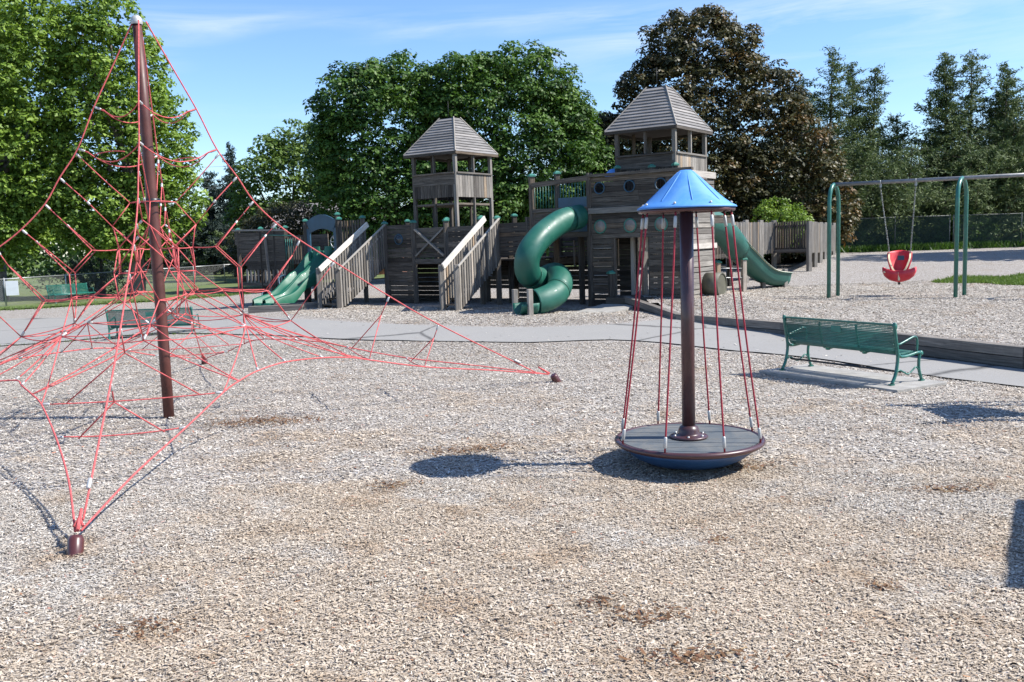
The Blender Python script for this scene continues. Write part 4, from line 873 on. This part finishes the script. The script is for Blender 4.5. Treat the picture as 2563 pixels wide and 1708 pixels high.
m = MB(); m.add(vs, [(i*k+j, i*k+j+1, (i+1)*k+j+1, (i+1)*k+j) for i in range(len(path)-1) for j in range(k-1)], None, .5, True); oo = m.build('slide_trough', MAT['rslide_green'], rs); sd_ = oo.modifiers.new('shell', 'SOLIDIFY'); sd_.thickness = .02
for c0_ in (0, 9):
    m = MB(); m.tube([Vector(vs[i*k+(1 if c0_ == 0 else 9)]) for i in range(len(path))], .022, 6); m.build('slide_edge', MAT['slide_edge'], rs)
for (u1, v1, Y, h) in ((1965, 713, 29.6, .95), (1910, 718, 29.1, .95), (1862, 728, 27.6, 1.35), (1797, 722, 26.9, 1.3)):
    p = L2(pxw(u1, v1, Y)); zz = p.z; p.z = 0; capped_post(rs, p, h, .13, Y < 28, m_=MAT['wood_light'])
m = MB(); a = L2(pxw(1797, 672, 26.9)); b = L2(pxw(1862, 672, 27.6)); [m.tube([a+V(0, 0, z), b+V(0, 0, z)], .014, 6) for z in (.0, -.28)]; m.build('balance_bars', MAT['steel'], rs)
# tunnel in the lit side wall
m = MB(); c = Vector((2.78, .95, .86)); m.tube([c, c+V(.42, 0, 0)], .32, 24, caps=False); oo = m.build('tunnel', MAT['tunnel'], SHIP); sd_ = oo.modifiers.new('shell', 'SOLIDIFY'); sd_.thickness = .03; m = MB(); m.lathe([(0, 0), (.31, 0)], c+V(.40, 0, 0), 24, axis=(1, 0, 0)); m.build('tunnel_disc', MAT['tunnel'], SHIP)
m = MB(); m.lathe([(0, .26), (.16, .22), (.26, .12), (.3, 0)], (.32, .75, 3.72), 20); m.build('dome_bubble', MAT['blue_roof'], SHIP)
for (u1, v1, Y, h) in ((1531, 776, 23.5, 1.22), (1655, 745, 23.2, 1.28)): p = L2(pxw(u1, v1, Y)); p.z = 0; capped_post(SHIP, p, h, .13, True, m_=MAT['wood'])
# --- raised walkway running off to the right behind the slide
WK = [(5.2, 27.2), (7.6, 31.5), (10.6, 36.6), (11.35, 34.6), (15.6, 44.0)]
wk = empty('ramp_walkway'); wk.parent = SHIP; dz = 1.42
for i, (a, b) in enumerate(zip(WK, WK[1:])):
    A = L2((*a, 0)); B = L2((*b, 0)); d = (B-A).normalized(); nr = Vector((-d.y, d.x, 0)); dz2 = dz-.3*max(0, i-2); za = dz if i < 3 else dz; zb = dz if i < 3 else 1.25
    if i != 2:
        for s in ((0, 1) if i < 2 else (0,)):
            off = nr*(1.25*s)
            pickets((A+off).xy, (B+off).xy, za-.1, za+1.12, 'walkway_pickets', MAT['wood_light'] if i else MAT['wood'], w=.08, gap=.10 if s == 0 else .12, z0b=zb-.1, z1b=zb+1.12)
            L = (B-A).length; n = max(1, round(L/2.2))
            for j in range(n+1): p = A.lerp(B, j/n)+off; p.z = 0; capped_post(wk, p, 2.62 if i < 3 else 2.5, .15, False, m_=MAT['wood_light'])
        c = nr*.62; m = MB(); m.bar(A+c+V(0, 0, za), B+c+V(0, 0, zb), 1.25, .12); m.build('walkway_deck', MAT['wood'], wk)
    else: pickets(A.xy, B.xy, za-.1, za+1.12, 'walkway_pickets', MAT['wood'], w=.085, gap=.06)
for ch in [o for o in bpy.data.objects if o.name.startswith('walkway_pickets')]: ch.parent = wk

# ------------------------------------------------------------------ brick house glimpsed through the ship
h = empty('brick_house', (-11.2, 60, 0)); tag(h, 'small red brick house with white windows seen through the arch of the ship', 'house')
wall_ = MB(); wall_.box((0, 0, 1.6), (9, 6, 3.4)); wall_.build('wall', MAT['brick'], h); m = MB(); m.add([(-4.9, -3.4, 3.3), (4.9, -3.4, 3.3), (4.9, 3.4, 3.3), (-4.9, 3.4, 3.3), (-2.5, 0, 5), (2.5, 0, 5)], [(0, 1, 5, 4), (1, 2, 5), (2, 3, 4, 5), (3, 0, 4), (3, 2, 1, 0)]); m.build('roof', MAT['roof_tile'], h)
for x in (-3.2, -1.0, 1.2, 3.2):
    m = MB(); [m.box((x+dx, -3.03, 1.6+dz_), s) for dx, dz_, s in ((-.45, 0, (.1, .08, 1.5)), (.45, 0, (.1, .08, 1.5)), (0, .7, (1, .08, .1)), (0, -.7, (1, .08, .1)), (0, 0, (.9, .06, .06)))]; w_ = m.build('window', MAT['white'], h); MB().box((x, -3.01, 1.6), (.82, .02, 1.34)).build('pane', MAT['glass'], w_)
# overhead wires crossing behind the left tower
for i, (x0, z0) in enumerate(((0, 9.0), (0, 8.0), (0, 7.4))):
    m = MB(); m.tube([Vector((-40, 72, z0-.2)).lerp(Vector((10, 76, z0+.9)), t/10)+V(0, 0, -.5*4*(t/10)*(1-t/10)) for t in range(11)], .012, 4); tag(m.build('power_line', MAT['steel']), ['topmost thin power line against the sky left of the central maples', 'middle thin power line left of the central maples', 'lowest thin power line left of the central maples'][i], 'power line')

# ------------------------------------------------------------------ vegetation
RG = np.random.default_rng(11)
def unit(n, rg): v = rg.normal(size=(n, 3)); return v/np.linalg.norm(v, axis=1, keepdims=True)
def leaf_quads(c, nrm, size, asp, rg):
    n = len(c); nrm = nrm/np.linalg.norm(nrm, axis=1, keepdims=True); t = np.cross(nrm, unit(n, rg)); t /= np.linalg.norm(t, axis=1, keepdims=True)+1e-9
    b = np.cross(nrm, t); s = size[:, None]*.5; fold = nrm*s*.25
    return np.stack([c-t*s, c-b*s*asp-fold, c+t*s, c+b*s*asp-fold], 1).reshape(-1, 3)
def crown(lobes, density, clump_r, leaves, size, rg, hollow=.62):
    """lobes of ellipsoids; clumps of leaves over their surface with an uneven outline"""
    L = np.array(lobes, float); C = []; density = density*3.4; leaves = int(leaves*1.1)

    for i, (cx, cy, cz, rx, ry, rz) in enumerate(L):
        area = 4*math.pi*((rx*ry)**1.6+(rx*rz)**1.6+(ry*rz)**1.6)**(1/1.6)/3**(1/1.6); n = int(area*density)
        u = unit(n, rg); rr = np.where(rg.random(n) < .3, rg.uniform(.3, .8, n), rg.uniform(hollow, 1.04, n)**.6); p = u*rr[:, None]*[rx, ry, rz]+[cx, cy, cz]; keep = np.ones(n, bool)
        for j, q in enumerate(L):
            if j != i: keep &= (((p-q[:3])/q[3:])**2).sum(1) > .5
        C.append(p[keep])
    C = np.concatenate(C); m = len(C); cr = rg.uniform(.55, 1.35, m)*clump_r; n = (leaves*(cr/clump_r)**2).astype(int); idx = np.repeat(np.arange(m), n)
    u = unit(len(idx), rg); u[:, 2] = np.where(rg.random(len(idx)) < .7, np.abs(u[:, 2]), u[:, 2]); rad = rg.uniform(.45, 1.0, len(idx))**.5*cr[idx]
    pos = C[idx]+u*rad[:, None]*[1, 1, .72]; nrm = u*.9+unit(len(idx), rg)*.55+[0, 0, .45]; sz = size*rg.uniform(.6, 1.35, len(idx))
    return leaf_quads(pos, nrm, sz, .62, rg), np.clip(rg.normal(.5, .22, m)[idx]+rg.normal(0, .16, len(idx)), 0, 1), C
def tree(name, loc, lobes, matl, label, trunk_h, trunk_r, density=1.2, clump=.55, leaves=26, size=.22, group=None, limbs=9, bark='bark', lean=0., seed=1, cat='tree'):
    rg = np.random.default_rng(seed); x, y = loc; z = float(max(G(x, y), 0)) if x < 6 else float(GR(x, y)); t = empty(name, (x, y, z)); tag(t, label, cat, group)
    co, rn_, C = crown(lobes, density, clump, leaves, size, rg); np_mesh('crown', co, MAT[matl], t, rn_)
    m = MB(); top = Vector((lean, 0, trunk_h)); m.tube([V(0, 0, -.3), V(.02, 0, .3), top*.5+V(.1, .05, 0), top], [trunk_r*1.35, trunk_r, trunk_r*.85, trunk_r*.6], 10)
    hi = C[rg.permutation(len(C))[:limbs]]
    for p in hi:
        p = Vector(p); s = V(0, 0, trunk_h*rg.uniform(.55, 1.0)); mid = s.lerp(p, .5)+V(rg.uniform(-.3, .3), rg.uniform(-.3, .3), -.1*(p-s).length); q = crom([s, mid, p], 4)
        m.tube(q, list(np.linspace(trunk_r*.45, .025, len(q))), 6)
    m.build('trunk', MAT[bark], t); return t
def LB(*rows): return rows
# two big central maples
tree('maple_tree', (-5.9, 46.5), LB((0, 0, 6.33, 3.5, 3.4, 4.09), (-0.5, -0.6, 3.99, 3.1, 3.0, 3.12), (0.6, -0.8, 8.29, 2.8, 2.6, 2.54), (-1.2, -0.4, 8.29, 2.4, 2.4, 2.24), (1.4, -1.4, 3.8, 3.6, 2.6, 2.92), (-2.2, -0.5, 6.14, 1.5, 2.0, 2.24)), 'leaf_mid',
     'left one of the two big round dark green maples behind the left tower', 5.5, .42, 1.3, .5, 46, .185, 'big maples behind the play ship', 5, seed=3)
tree('maple_tree', (-.4, 46), LB((0, 0, 6.6, 3.9, 3.6, 4.28), (1.9, -0.5, 5.48, 3.3, 3.0, 3.63), (-1.0, -0.8, 8.55, 2.6, 2.4, 2.33), (1.3, -0.8, 8.74, 2.7, 2.4, 2.23), (-1.4, -1.4, 3.99, 3.4, 2.6, 3.16), (3.9, -0.4, 3.99, 2.3, 2.2, 2.79), (3.1, -0.6, 6.97, 2.0, 2.0, 2.14)), 'leaf_mid',
     'right one of the two big round dark green maples, tallest behind the tube slide', 5.5, .45, 1.3, .5, 46, .185, 'big maples behind the play ship', 5, seed=4)
# copper maple
tree('copper_maple', (10.0, 47.5), LB((0, 0, 7.33, 3.9, 3.2, 3.76), (-0.3, 0, 10.46, 2.5, 2.3, 1.97), (0.9, -0.3, 9.73, 2.2, 2.1, 2.07), (-1.7, -0.4, 7.89, 2.7, 2.3, 2.44), (-4.1, -0.2, 5.67, 1.9, 1.9, 1.69), (2.4, -0.4, 6.78, 2.8, 2.6, 3.01), (-1.0, -1.0, 3.64, 4.6, 3.0, 2.82), (4.0, -0.6, 4.2, 3.0, 2.6, 3.01), (5.0, -0.6, 2.17, 2.8, 2.4, 2.44), (-5.4, 0.4, 4.39, 1.3, 1.4, 1.03), (-3.8, -0.2, 2.91, 2.2, 2.0, 1.88)), 'leaf_dark',
     'tall copper maple with dark bronze leaves behind the right tower', 6.5, .42, 1.15, .48, 46, .185, None, 5, seed=5)
# left foreground maples (bright foliage)
def loose(name, loc, lobes, label, seed, th, tr, gp='bright maples on the lawn at the left'):
    return tree(name, loc, lobes, 'leaf_bright', label, th, tr, 1.25, .44, 32, .205, gp, 12, 'bark_grey', seed=seed)
loose('lawn_maple', (-25.6, 45.5), LB((0, 0, 9.5, 4.6, 4.0, 5.2), (1.8, -.6, 12.8, 3.4, 3.0, 3.4), (-1.5, -1.0, 5.2, 3.8, 3.2, 2.8), (2.4, -.8, 6.2, 2.8, 2.4, 3.0), (-3.5, 0, 13, 3.5, 3, 4), (.4, -1.4, 3.4, 2.6, 2.0, 1.8)), 'nearest bright green maple, filling the top left corner', 6, 7.5, .5)
loose('lawn_maple', (-18.6, 45.5), LB((0, 0, 10.4, 2.3, 2.2, 3.2), (1.0, -.3, 7.4, 2.4, 2.2, 3.0), (-1.4, -.4, 7.6, 2.4, 2.2, 3.4), (-.4, 0, 13.0, 1.6, 1.6, 1.8), (1.7, -.2, 4.8, 1.9, 1.9, 2.4), (-1.0, -.6, 4.2, 2.8, 2.2, 2.0), (-1.7, 0, 11.6, 1.7, 1.7, 2.0), (.2, -1, 3.1, 2.2, 1.8, 1.4)), 'tall bright green maple right behind the top of the net climber', 7, 7.0, .4)
loose('lawn_maple', (-31, 52), LB((0, 0, 8, 5, 4, 6), (1, 0, 13, 3.6, 3, 3.6), (2, -1, 4.2, 4, 3, 2.4)), 'far bright maple at the extreme left edge behind the nearest one', 8, 7.0, .5)
# small trees left of centre
tree('pale_tree', (-15.6, 64), LB((0, 0, 5.6, 3.4, 3, 4.2), (1.6, 0, 7.7, 2.6, 2.4, 3.2), (-1.4, 0, 4.2, 2.4, 2.2, 3.0), (3.0, 0, 5.0, 2.6, 2.4, 4.0)), 'leaf_far', 'light green rounded tree between the power lines and the central maples', 4, .3, 1.1, .55, 20, .27, seed=9)
tree('pale_tree', (9.2, 62), LB((-3.5, 0, 6.4, 2.4, 2.2, 3.2), (-1.8, 0, 4.8, 2.6, 2.2, 3.6)), 'leaf_far', 'pale green tree filling the gap between the maples and the copper tree', 4, .3, 1.1, .55, 20, .27, seed=10)
tree('olive_bush', (-11.8, 50), LB((0, 0, 2.6, 2.6, 2.0, 1.9), (-1.7, 0, 2.1, 1.7, 1.5, 1.7), (1.8, 0, 2.2, 1.6, 1.5, 1.8)), 'leaf_brown', 'low olive brown bushy tree behind the bow of the ship', 1.4, .14, 2.2, .4, 30, .15, seed=12)
tree('green_shrub', (12.8, 43.5), LB((0, 0, 1.69, 1.2, 1, 1.17), (0.8, 0, 1.42, 0.8, 0.8, 0.81)), 'leaf_bright', 'bright yellow-green shrub glowing above the wooden walkway', 1.0, .08, 2.0, .3, 24, .13, cat='shrub', seed=13)
def rad(y0): return y0
# conifers -----------------------------------------------------
def conifer(name, loc, h, r, matl, label, seed, tops=1, group=None, base=.3, droop=.1, dens=1.0, sz=.2, power=.8, cat='conifer'):
    rg = np.random.default_rng(seed); x, y = loc; z = float(max(G(x, y), 0)) if x < 6 else float(GR(x, y)); t = empty(name, (x, y, z)); tag(t, label, cat, group); P = []; Nn = []; m = MB(); SZ = []
    for k in range(tops):
        ox, oy = (0, 0) if k == 0 else (rg.uniform(-.62, .62)*r*1.3, rg.uniform(-.5, .5)*r); hh = h if k == 0 else h*rg.uniform(.74, .97); sway = rg.uniform(-.25, .25)
        m.tube([V(ox*.3, oy*.3, -.2), V(ox*.7, oy*.7, hh*.3), V(ox+sway*.4, oy, hh*.7), V(ox+sway, oy, hh)], [.16, .12, .06, .008], 7)
        nb = int(hh*15*dens/(1+.25*(tops-1)))
        for i in range(nb):
            f = base/hh+(1-base/hh)*((i+rg.uniform(0, 1))/nb)**.9; zz = hh*f; L = (r*1.35 if f < .62 else r*1.1)*(1.04-f)**power*rg.choice([.35, .6, .9, 1.5])*rg.uniform(.7, 1.2)+.12
            a = rg.uniform(0, 2*math.pi); e = np.array([math.cos(a), math.sin(a), rg.uniform(-.05, .55)-droop*2]); sp = np.array([ox*min(1, f*1.4+.3)+sway*f, oy*min(1, f*1.4+.3), zz]); n = max(5, int(L*20*dens)); tt = rg.uniform(.12, 1, n)
            pos = sp+e*L*tt[:, None]; pos[:, 2] += .22*L*tt**2; w = .07+.15*L*(1-tt); pos += rg.normal(size=(n, 3))*w[:, None]*[1, 1, .35]
            for q in range(3):
                P.append(pos+rg.normal(size=(n, 3))*.07); Nn.append(unit(n, rg)*.8+[0, 0, .8]); SZ.append(1.35*sz*rg.uniform(.6, 1.5, n))
            if L > .5 and i % 3 == 0: q = Vector(sp); d = Vector(e*L*.9); m.tube([q, q+d*.5+V(0, 0, .02), q+d+V(0, 0, .2*L)], [.03, .02, .006], 4)
    P = np.concatenate(P); Nn = np.concatenate(Nn); SZ = np.concatenate(SZ); np_mesh('foliage', leaf_quads(P, Nn, SZ, .22, rg), MAT[matl], t, np.clip(rg.normal(.5, .25, len(P)), 0, 1)); m.build('trunk', MAT['bark'], t); return t
cg = 'dark cedars behind the swings'
for (x, y, h, r, s, tp, lab) in ((18.9, 54, 11.6, 2.9, 21, 2, 'tallest cedar with two thin tops, right of the copper maple'), (21.0, 56, 11.1, 1.9, 22, 1, 'slim dark cedar with a dense spire just right of the tallest one'), (21.8, 55, 10.6, 2.0, 23, 1, 'slim cedar whose thin dark spire leans, left of the sky gap'),
                                 (23.3, 55, 7.8, 2.2, 24, 2, 'lower cedar at the sky gap between the two cedar groups'), (25.7, 54, 11.1, 2.2, 25, 1, 'cedar with a thin pale spire right of the sky gap'), (27.6, 55, 11.3, 3.0, 26, 3, 'broad many-topped cedar in the right group'),
                                 (29.6, 55, 10.6, 3.0, 27, 2, 'third tall cedar of the right group, beside the broad one'), (31.6, 54.5, 9.3, 3.4, 34, 3, 'rightmost cedar cut off by the edge of the photo'), (25.8, 52, 5.9, 3.2, 28, 3, 'short wide cedar in front of the right group, behind the swing bar'), (20.6, 51.8, 6.6, 3.4, 29, 3, 'short wide cedar in front of the left group'), (16.2, 53, 7.8, 3.0, 30, 2, 'low cedar half hidden by the copper maple'), (30.2, 51.8, 6.8, 3.6, 31, 3, 'short dark cedar above the fence corner')):
    conifer('cedar_tree', (x, y), h, r, 'needle', lab, s, tp, cg, dens=1.15, sz=.17)
conifer('spruce_tree', (-21.6, 72), 10.2, 1.5, 'needle_blue', 'small pointed spruce against the sky beside the power lines', 41, 1, None, sz=.24)
for (x, y, h, r, s, lab) in ((-30.0, 78, 8.5, 2.8, 42, 'bluish conifer behind the net, left of the pointed spruce'), (-25.8, 80, 8.8, 2.6, 43, 'second bluish conifer behind the net, next to the pointed spruce'), (-18.6, 70, 5.8, 2.6, 44, 'low dark conifer behind the bow of the ship')):
    conifer('spruce_tree', (x, y), h, r, 'needle_blue' if s < 44 else 'needle', lab, s, 2, 'conifers beyond the lawn', sz=.26)
conifer('spruce_bush', (-21.2, 47.5), 2.3, 1.9, 'needle_blue', 'low spreading blue spruce bush behind the low fence at the left', 45, 3, None, base=.1, sz=.15, cat='shrub')
# far woodland that reads as one mass, closing the horizon
def band(name, pts, h0, h1, n, size, matl, seed):
    rg = np.random.default_rng(seed); P = np.array(pts, float); sg = rg.integers(0, len(P)-1, n); f = rg.random(n); p = P[sg]*(1-f[:, None])+P[sg+1]*f[:, None]; s = p[:, 0]
    hh = h0+(h1-h0)*(.5+.25*np.sin(s*.31+1)+.25*np.sin(s*.83)); z = hh*rg.random(n)**.75; bul = 3*np.sqrt(np.clip(1-(z/hh)**2, 0, 1)); u = unit(n, rg); pos = np.stack([p[:, 0]+u[:, 0]*1.2, p[:, 1]-bul*rg.uniform(.7, 1, n), z], 1)
    co = leaf_quads(pos, u+[0, -.5, .6], size*rg.uniform(.6, 1.4, n), .6, rg); o = np_mesh(name, co, MAT[matl], None, np.clip(rg.normal(.5, .25, n), 0, 1)); return o
b_ = band('distant_woods', [(-80, 88), (-45, 92), (-15, 86), (8, 74), (40, 72), (60, 62)], 4.5, 7.0, 52000, .50, 'leaf_far', 51); tag(b_, 'far belt of mixed green woodland closing the view', 'woodland', kind='stuff')
b_ = band('undergrowth', [(5, 58.5), (14, 57.5), (26, 56.5), (46, 57)], 3.0, 4.4, 30000, .32, 'needle', 52); tag(b_, 'dark shaded undergrowth between the cedar trunks behind the fence', 'undergrowth', kind='stuff')
# weeds and shrubs along the tall fence
for i, (x, y, s, lab) in enumerate(((16.2, 50.2, .8, 'small sunlit weed clump behind the fence under the first cedars'), (21.5, 50, .7, 'low weed clump behind the middle of the tall fence'), (24.6, 49.6, 1.5, 'largest leafy green bush behind the fence corner right of the second swing arch'), (19.0, 50.3, .9, 'yellowish green bush seen through the fence beside the swing chain'), (28.2, 50.8, 1.1, 'leafy bush at the far right behind the fence'))):
    tree('leafy_bush', (x, y), LB((0, 0, s*.7, s*.9, s*.7, s*.75), (s*.6, 0, s*.5, s*.6, s*.5, s*.5)), 'weed', lab, s*.5, .03, 6, .22, 18, .13, 'bushes along the tall fence', 4, seed=60+i, cat='bush')
def tufts(name, region, n, hgt, label, matl, seed, fn):
    rg = np.random.default_rng(seed); P = np.array([region(rg) for _ in range(n)]); z = fn(P[:, 0], P[:, 1]); a = rg.uniform(0, 6.28, n); h = hgt*rg.uniform(.4, 1.3, n); w = .012*rg.uniform(.6, 1.6, n)*(hgt/.1); ln = rg.normal(size=(n, 2))*h[:, None]*.45
    b = np.stack([P[:, 0], P[:, 1], z-.01], 1); s = np.stack([np.cos(a)*w, np.sin(a)*w, 0*a], 1); t = b+np.stack([ln[:, 0], ln[:, 1], h], 1)
    o = np_mesh(name, np.stack([b-s, b+s, t], 1).reshape(-1, 3), MAT[matl], None, rg.random(n), 3); tag(o, label, 'grass', kind='stuff'); return o
def ell(cx, cy, rx, ry):
    def f(rg): a = rg.uniform(0, 6.28); r = math.sqrt(rg.random())*(1+.18*math.sin(3*a)+.1*math.sin(7*a)); return (cx+rx*r*math.cos(a), cy+ry*r*math.sin(a))
    return f
def line(P, w):
    P = np.array(P, float); L = np.linalg.norm(np.diff(P, axis=0), axis=1); c = np.concatenate([[0], np.cumsum(L)])
    def f(rg):
        d = rg.uniform(0, c[-1]); i = min(len(L)-1, int(np.searchsorted(c, d)-1)) if d > 0 else 0; q = P[i]+(P[i+1]-P[i])*(d-c[i])/L[i]; return (q[0]+rg.normal()*w, q[1]+rg.normal()*w)
    return f
tufts('grass_patch', ell(16.4, 28.4, 2.4, 2.6), 20000, .11, 'bright green grass patch growing in the wood chips at the right edge', 'grass_blade', 71, GR)
tufts('fence_weeds', line([(10, 51), (14, 48.3), (20.5, 48.0), (24, 48.1), (38, 51.6)], .35), 16000, .34, 'tall weeds and grass along the foot of the tall fence', 'leaf_mid', 72, GR)
tufts('path_edge_weeds', line([(-24, 21.5), (-12.2, 21.6), (-9.3, 21.75), (-5.7, 20.1)], .06), 700, .07, 'thin weeds along the near edge of the path', 'grass_blade', 73, G)
tufts('lawn_grass', line([(-30, 34.6), (-22, 36.8), (-15, 41.2), (-11, 47.2)], .5), 9000, .12, 'ragged grass along the near edge of the lawn', 'grass_blade', 74, G)

# ------------------------------------------------------------------ off-frame shadow casters: invented platform and panel, then a maple
pt = empty('shadow_caster_deck', (7.25, 10.2, 0)); tag(pt, 'unseen stand-in deck added outside the right edge to cast its shadow into view', 'shadow caster')
m = MB()
for y in (-.52, .52): m.bar((-1.12, y, 1.72), (1.3, y, 1.72), .07, .07)
m.build('side_rail', MAT['wood'], pt)
m = MB(); m.add([(-.85, -.36, 1.7), (.25, -.36, 1.7), (-.25, .36, 1.7), (-.85, .3, 1.7), (-.85, -.36, 1.66), (.25, -.36, 1.66), (-.25, .36, 1.66), (-.85, .3, 1.66)], [(0, 1, 2, 3), (7, 6, 5, 4), (0, 4, 5, 1), (1, 5, 6, 2), (2, 6, 7, 3), (3, 7, 4, 0)]); m.box((.95, 0, 1.68), (.7, .74, .04)); m.build('panel', MAT['wood'], pt)
for x in (-.8, 1.2):
    for y in (-.42, .42): m = MB(); m.bar((x, y, -.1), (x, y, 1.75), .08, .08, up=(1, 0, 0)); m.build('leg', MAT['wood'], pt)
ib = empty('shadow_caster_board', (5.78, 5.9, 0)); tag(ib, 'unseen made-up sloping panel added outside the right edge to shadow the lower right corner', 'shadow_caster')  # invented panel, placed only for the shadow it throws
m = MB(); m.add([(0, -1.05, .3), (0, .8, .3), (0, .8, 2.05), (0, -1.05, 3.15), (.05, -1.05, .3), (.05, .8, .3), (.05, .8, 2.05), (.05, -1.05, 3.15)], [(0, 1, 2, 3)[::-1], (4, 5, 6, 7), (0, 4, 5, 1)[::-1], (1, 5, 6, 2)[::-1], (2, 6, 7, 3)[::-1], (3, 7, 4, 0)[::-1]]); m.build('board', MAT['wood'], ib)
for y in (-1.1, .7): m = MB(); m.bar((.1, y, -.1), (.1, y, 2.0), .1, .1, up=(1, 0, 0)); m.build('post', MAT['wood'], ib)
tree('shade_maple', (29.8, 38.5), LB((0, 0, 8, 4.2, 3.2, 4), (-1, 0, 11.5, 3, 2.6, 2.6), (1, 0, 5, 3.4, 3, 2.6)), 'leaf_mid', 'maple outside the right edge that shades the bank behind the swings', 5, .35, .8, .5, 18, .3, seed=91)

# ------------------------------------------------------------------ loose wood chips lying on the surface
def chips(name, y0, y1, n, lmin, lmax, seed, fn, inside=None, xr=None, mt='chip', lab=None):
    rg = np.random.default_rng(seed); u = rg.random(n); y = np.sqrt(y0*y0+(y1*y1-y0*y0)*u); x = rg.uniform(-1, 1, n)*(y*.60+.7)
    if xr: x = rg.uniform(xr[0], xr[1], n); y = rg.uniform(y0, y1, n)
    if inside is not None: k = inside(x, y); x, y = x[k], y[k]
    n = len(x); z = fn(x, y)+.011*(np.sin(x*5.1+1.3*np.sin(y*3.3))*np.sin(y*4.7+np.sin(x*2.9)))*(1-smooth(14, 20, y)); L = rg.uniform(lmin, lmax, n)*rg.choice([1, 1, 1, 1.6], n); W = L*rg.uniform(.22, .5, n); a = rg.uniform(0, math.pi, n)
    tz = rg.normal(0, .17, n); rz = rg.normal(0, .22, n); d = np.stack([np.cos(a)*np.cos(tz), np.sin(a)*np.cos(tz), np.sin(tz)], 1); s = np.stack([-np.sin(a)*np.cos(rz), np.cos(a)*np.cos(rz), np.sin(rz)], 1); c = np.stack([x, y, z+rg.uniform(.003, .016, n)+np.abs(tz)*L*.3], 1)
    k = rg.uniform(.3, 1, (n, 1)); co = np.stack([c-d*L[:, None]/2-s*W[:, None]/2*k, c+d*L[:, None]/2-s*W[:, None]/2, c+d*L[:, None]/2*rg.uniform(.8, 1.1, (n, 1))+s*W[:, None]/2*rg.uniform(.3, 1, (n, 1)), c-d*L[:, None]/2+s*W[:, None]/2], 1).reshape(-1, 3)
    o = np_mesh(name, co, MAT[mt], None, rg.random(n)); tag(o, lab or 'loose grey and tan wood chips scattered over the play ground', 'wood chips', kind='stuff'); return o
np_near = poly_in([(-30, -5), (-30, 21.3)]+[(x, y-.05) for x, y in near_e[2:]]+[(12, -5)])
chips('wood_chips', 3.2, 8.2, 400000, .009, .023, 81, G)
chips('wood_chips', 8.2, 19, 340000, .015, .034, 82, G, np_near)
far_in = poly_in([(-6.5, 25.6), (-4.7, 22.9), (-2.57, 21.1), (0, 20.2), (2.4, 20.1), (3.3, 20.9), (2.9, 22.9), (-3, 26.5), (-6.3, 29)])
chips('wood_chips', 20, 30, 150000, .018, .04, 83, G, far_in, (-8, 4))
chips('wood_chips', 13, 30, 330000, .018, .04, 84, GR, poly_in([(x+.2, y+.1) for x, y in raised[:7]]+[(16, 30), (5, 30)]), (2.5, 16))
chips('stray_chips', 13, 31, 5000, .02, .045, 85, lambda x, y: G(x, y)+.022, poly_in(near_e[2:11]+far_e[3:11][::-1]))
MAT['debris'] = leaf('dead_leaf_scrap', [(.07, .035, .018), (.16, .085, .04), (.24, .14, .07), (.12, .05, .03), (.30, .22, .13)], .1, .85)
blobs = [(.70, 4.95, .26, .12), (.88, 4.45, .34, .12), (.45, 5.15, .16, .09), (-2.15, 5.05, .24, .13), (2.05, 8.25, .42, .2), (-1.15, 8.0, .2, .15), (2.2, 5.3, .13, .1), (3.5, 7.3, .3, .13), (-.5, 9.3, .5, .2), (-3.2, 11.2, .8, .35), (1.4, 6.2, .12, .08)]
def in_blob(x, y):
    k = np.zeros(len(x), bool)
    for cx, cy, rx, ry in blobs: d = ((x-cx)/rx)**2+((y-cy)/ry)**2; k |= d < np.random.default_rng(int(cx*100)+999).exponential(.55, len(x))
    return k
chips('leaf_litter', 4, 12, 200000, .014, .036, 86, lambda x, y: G(x, y)+.008, in_blob, (-4.2, 4.2), 'debris', 'small brown scatters of dead leaves and bark caught among the wood chips')
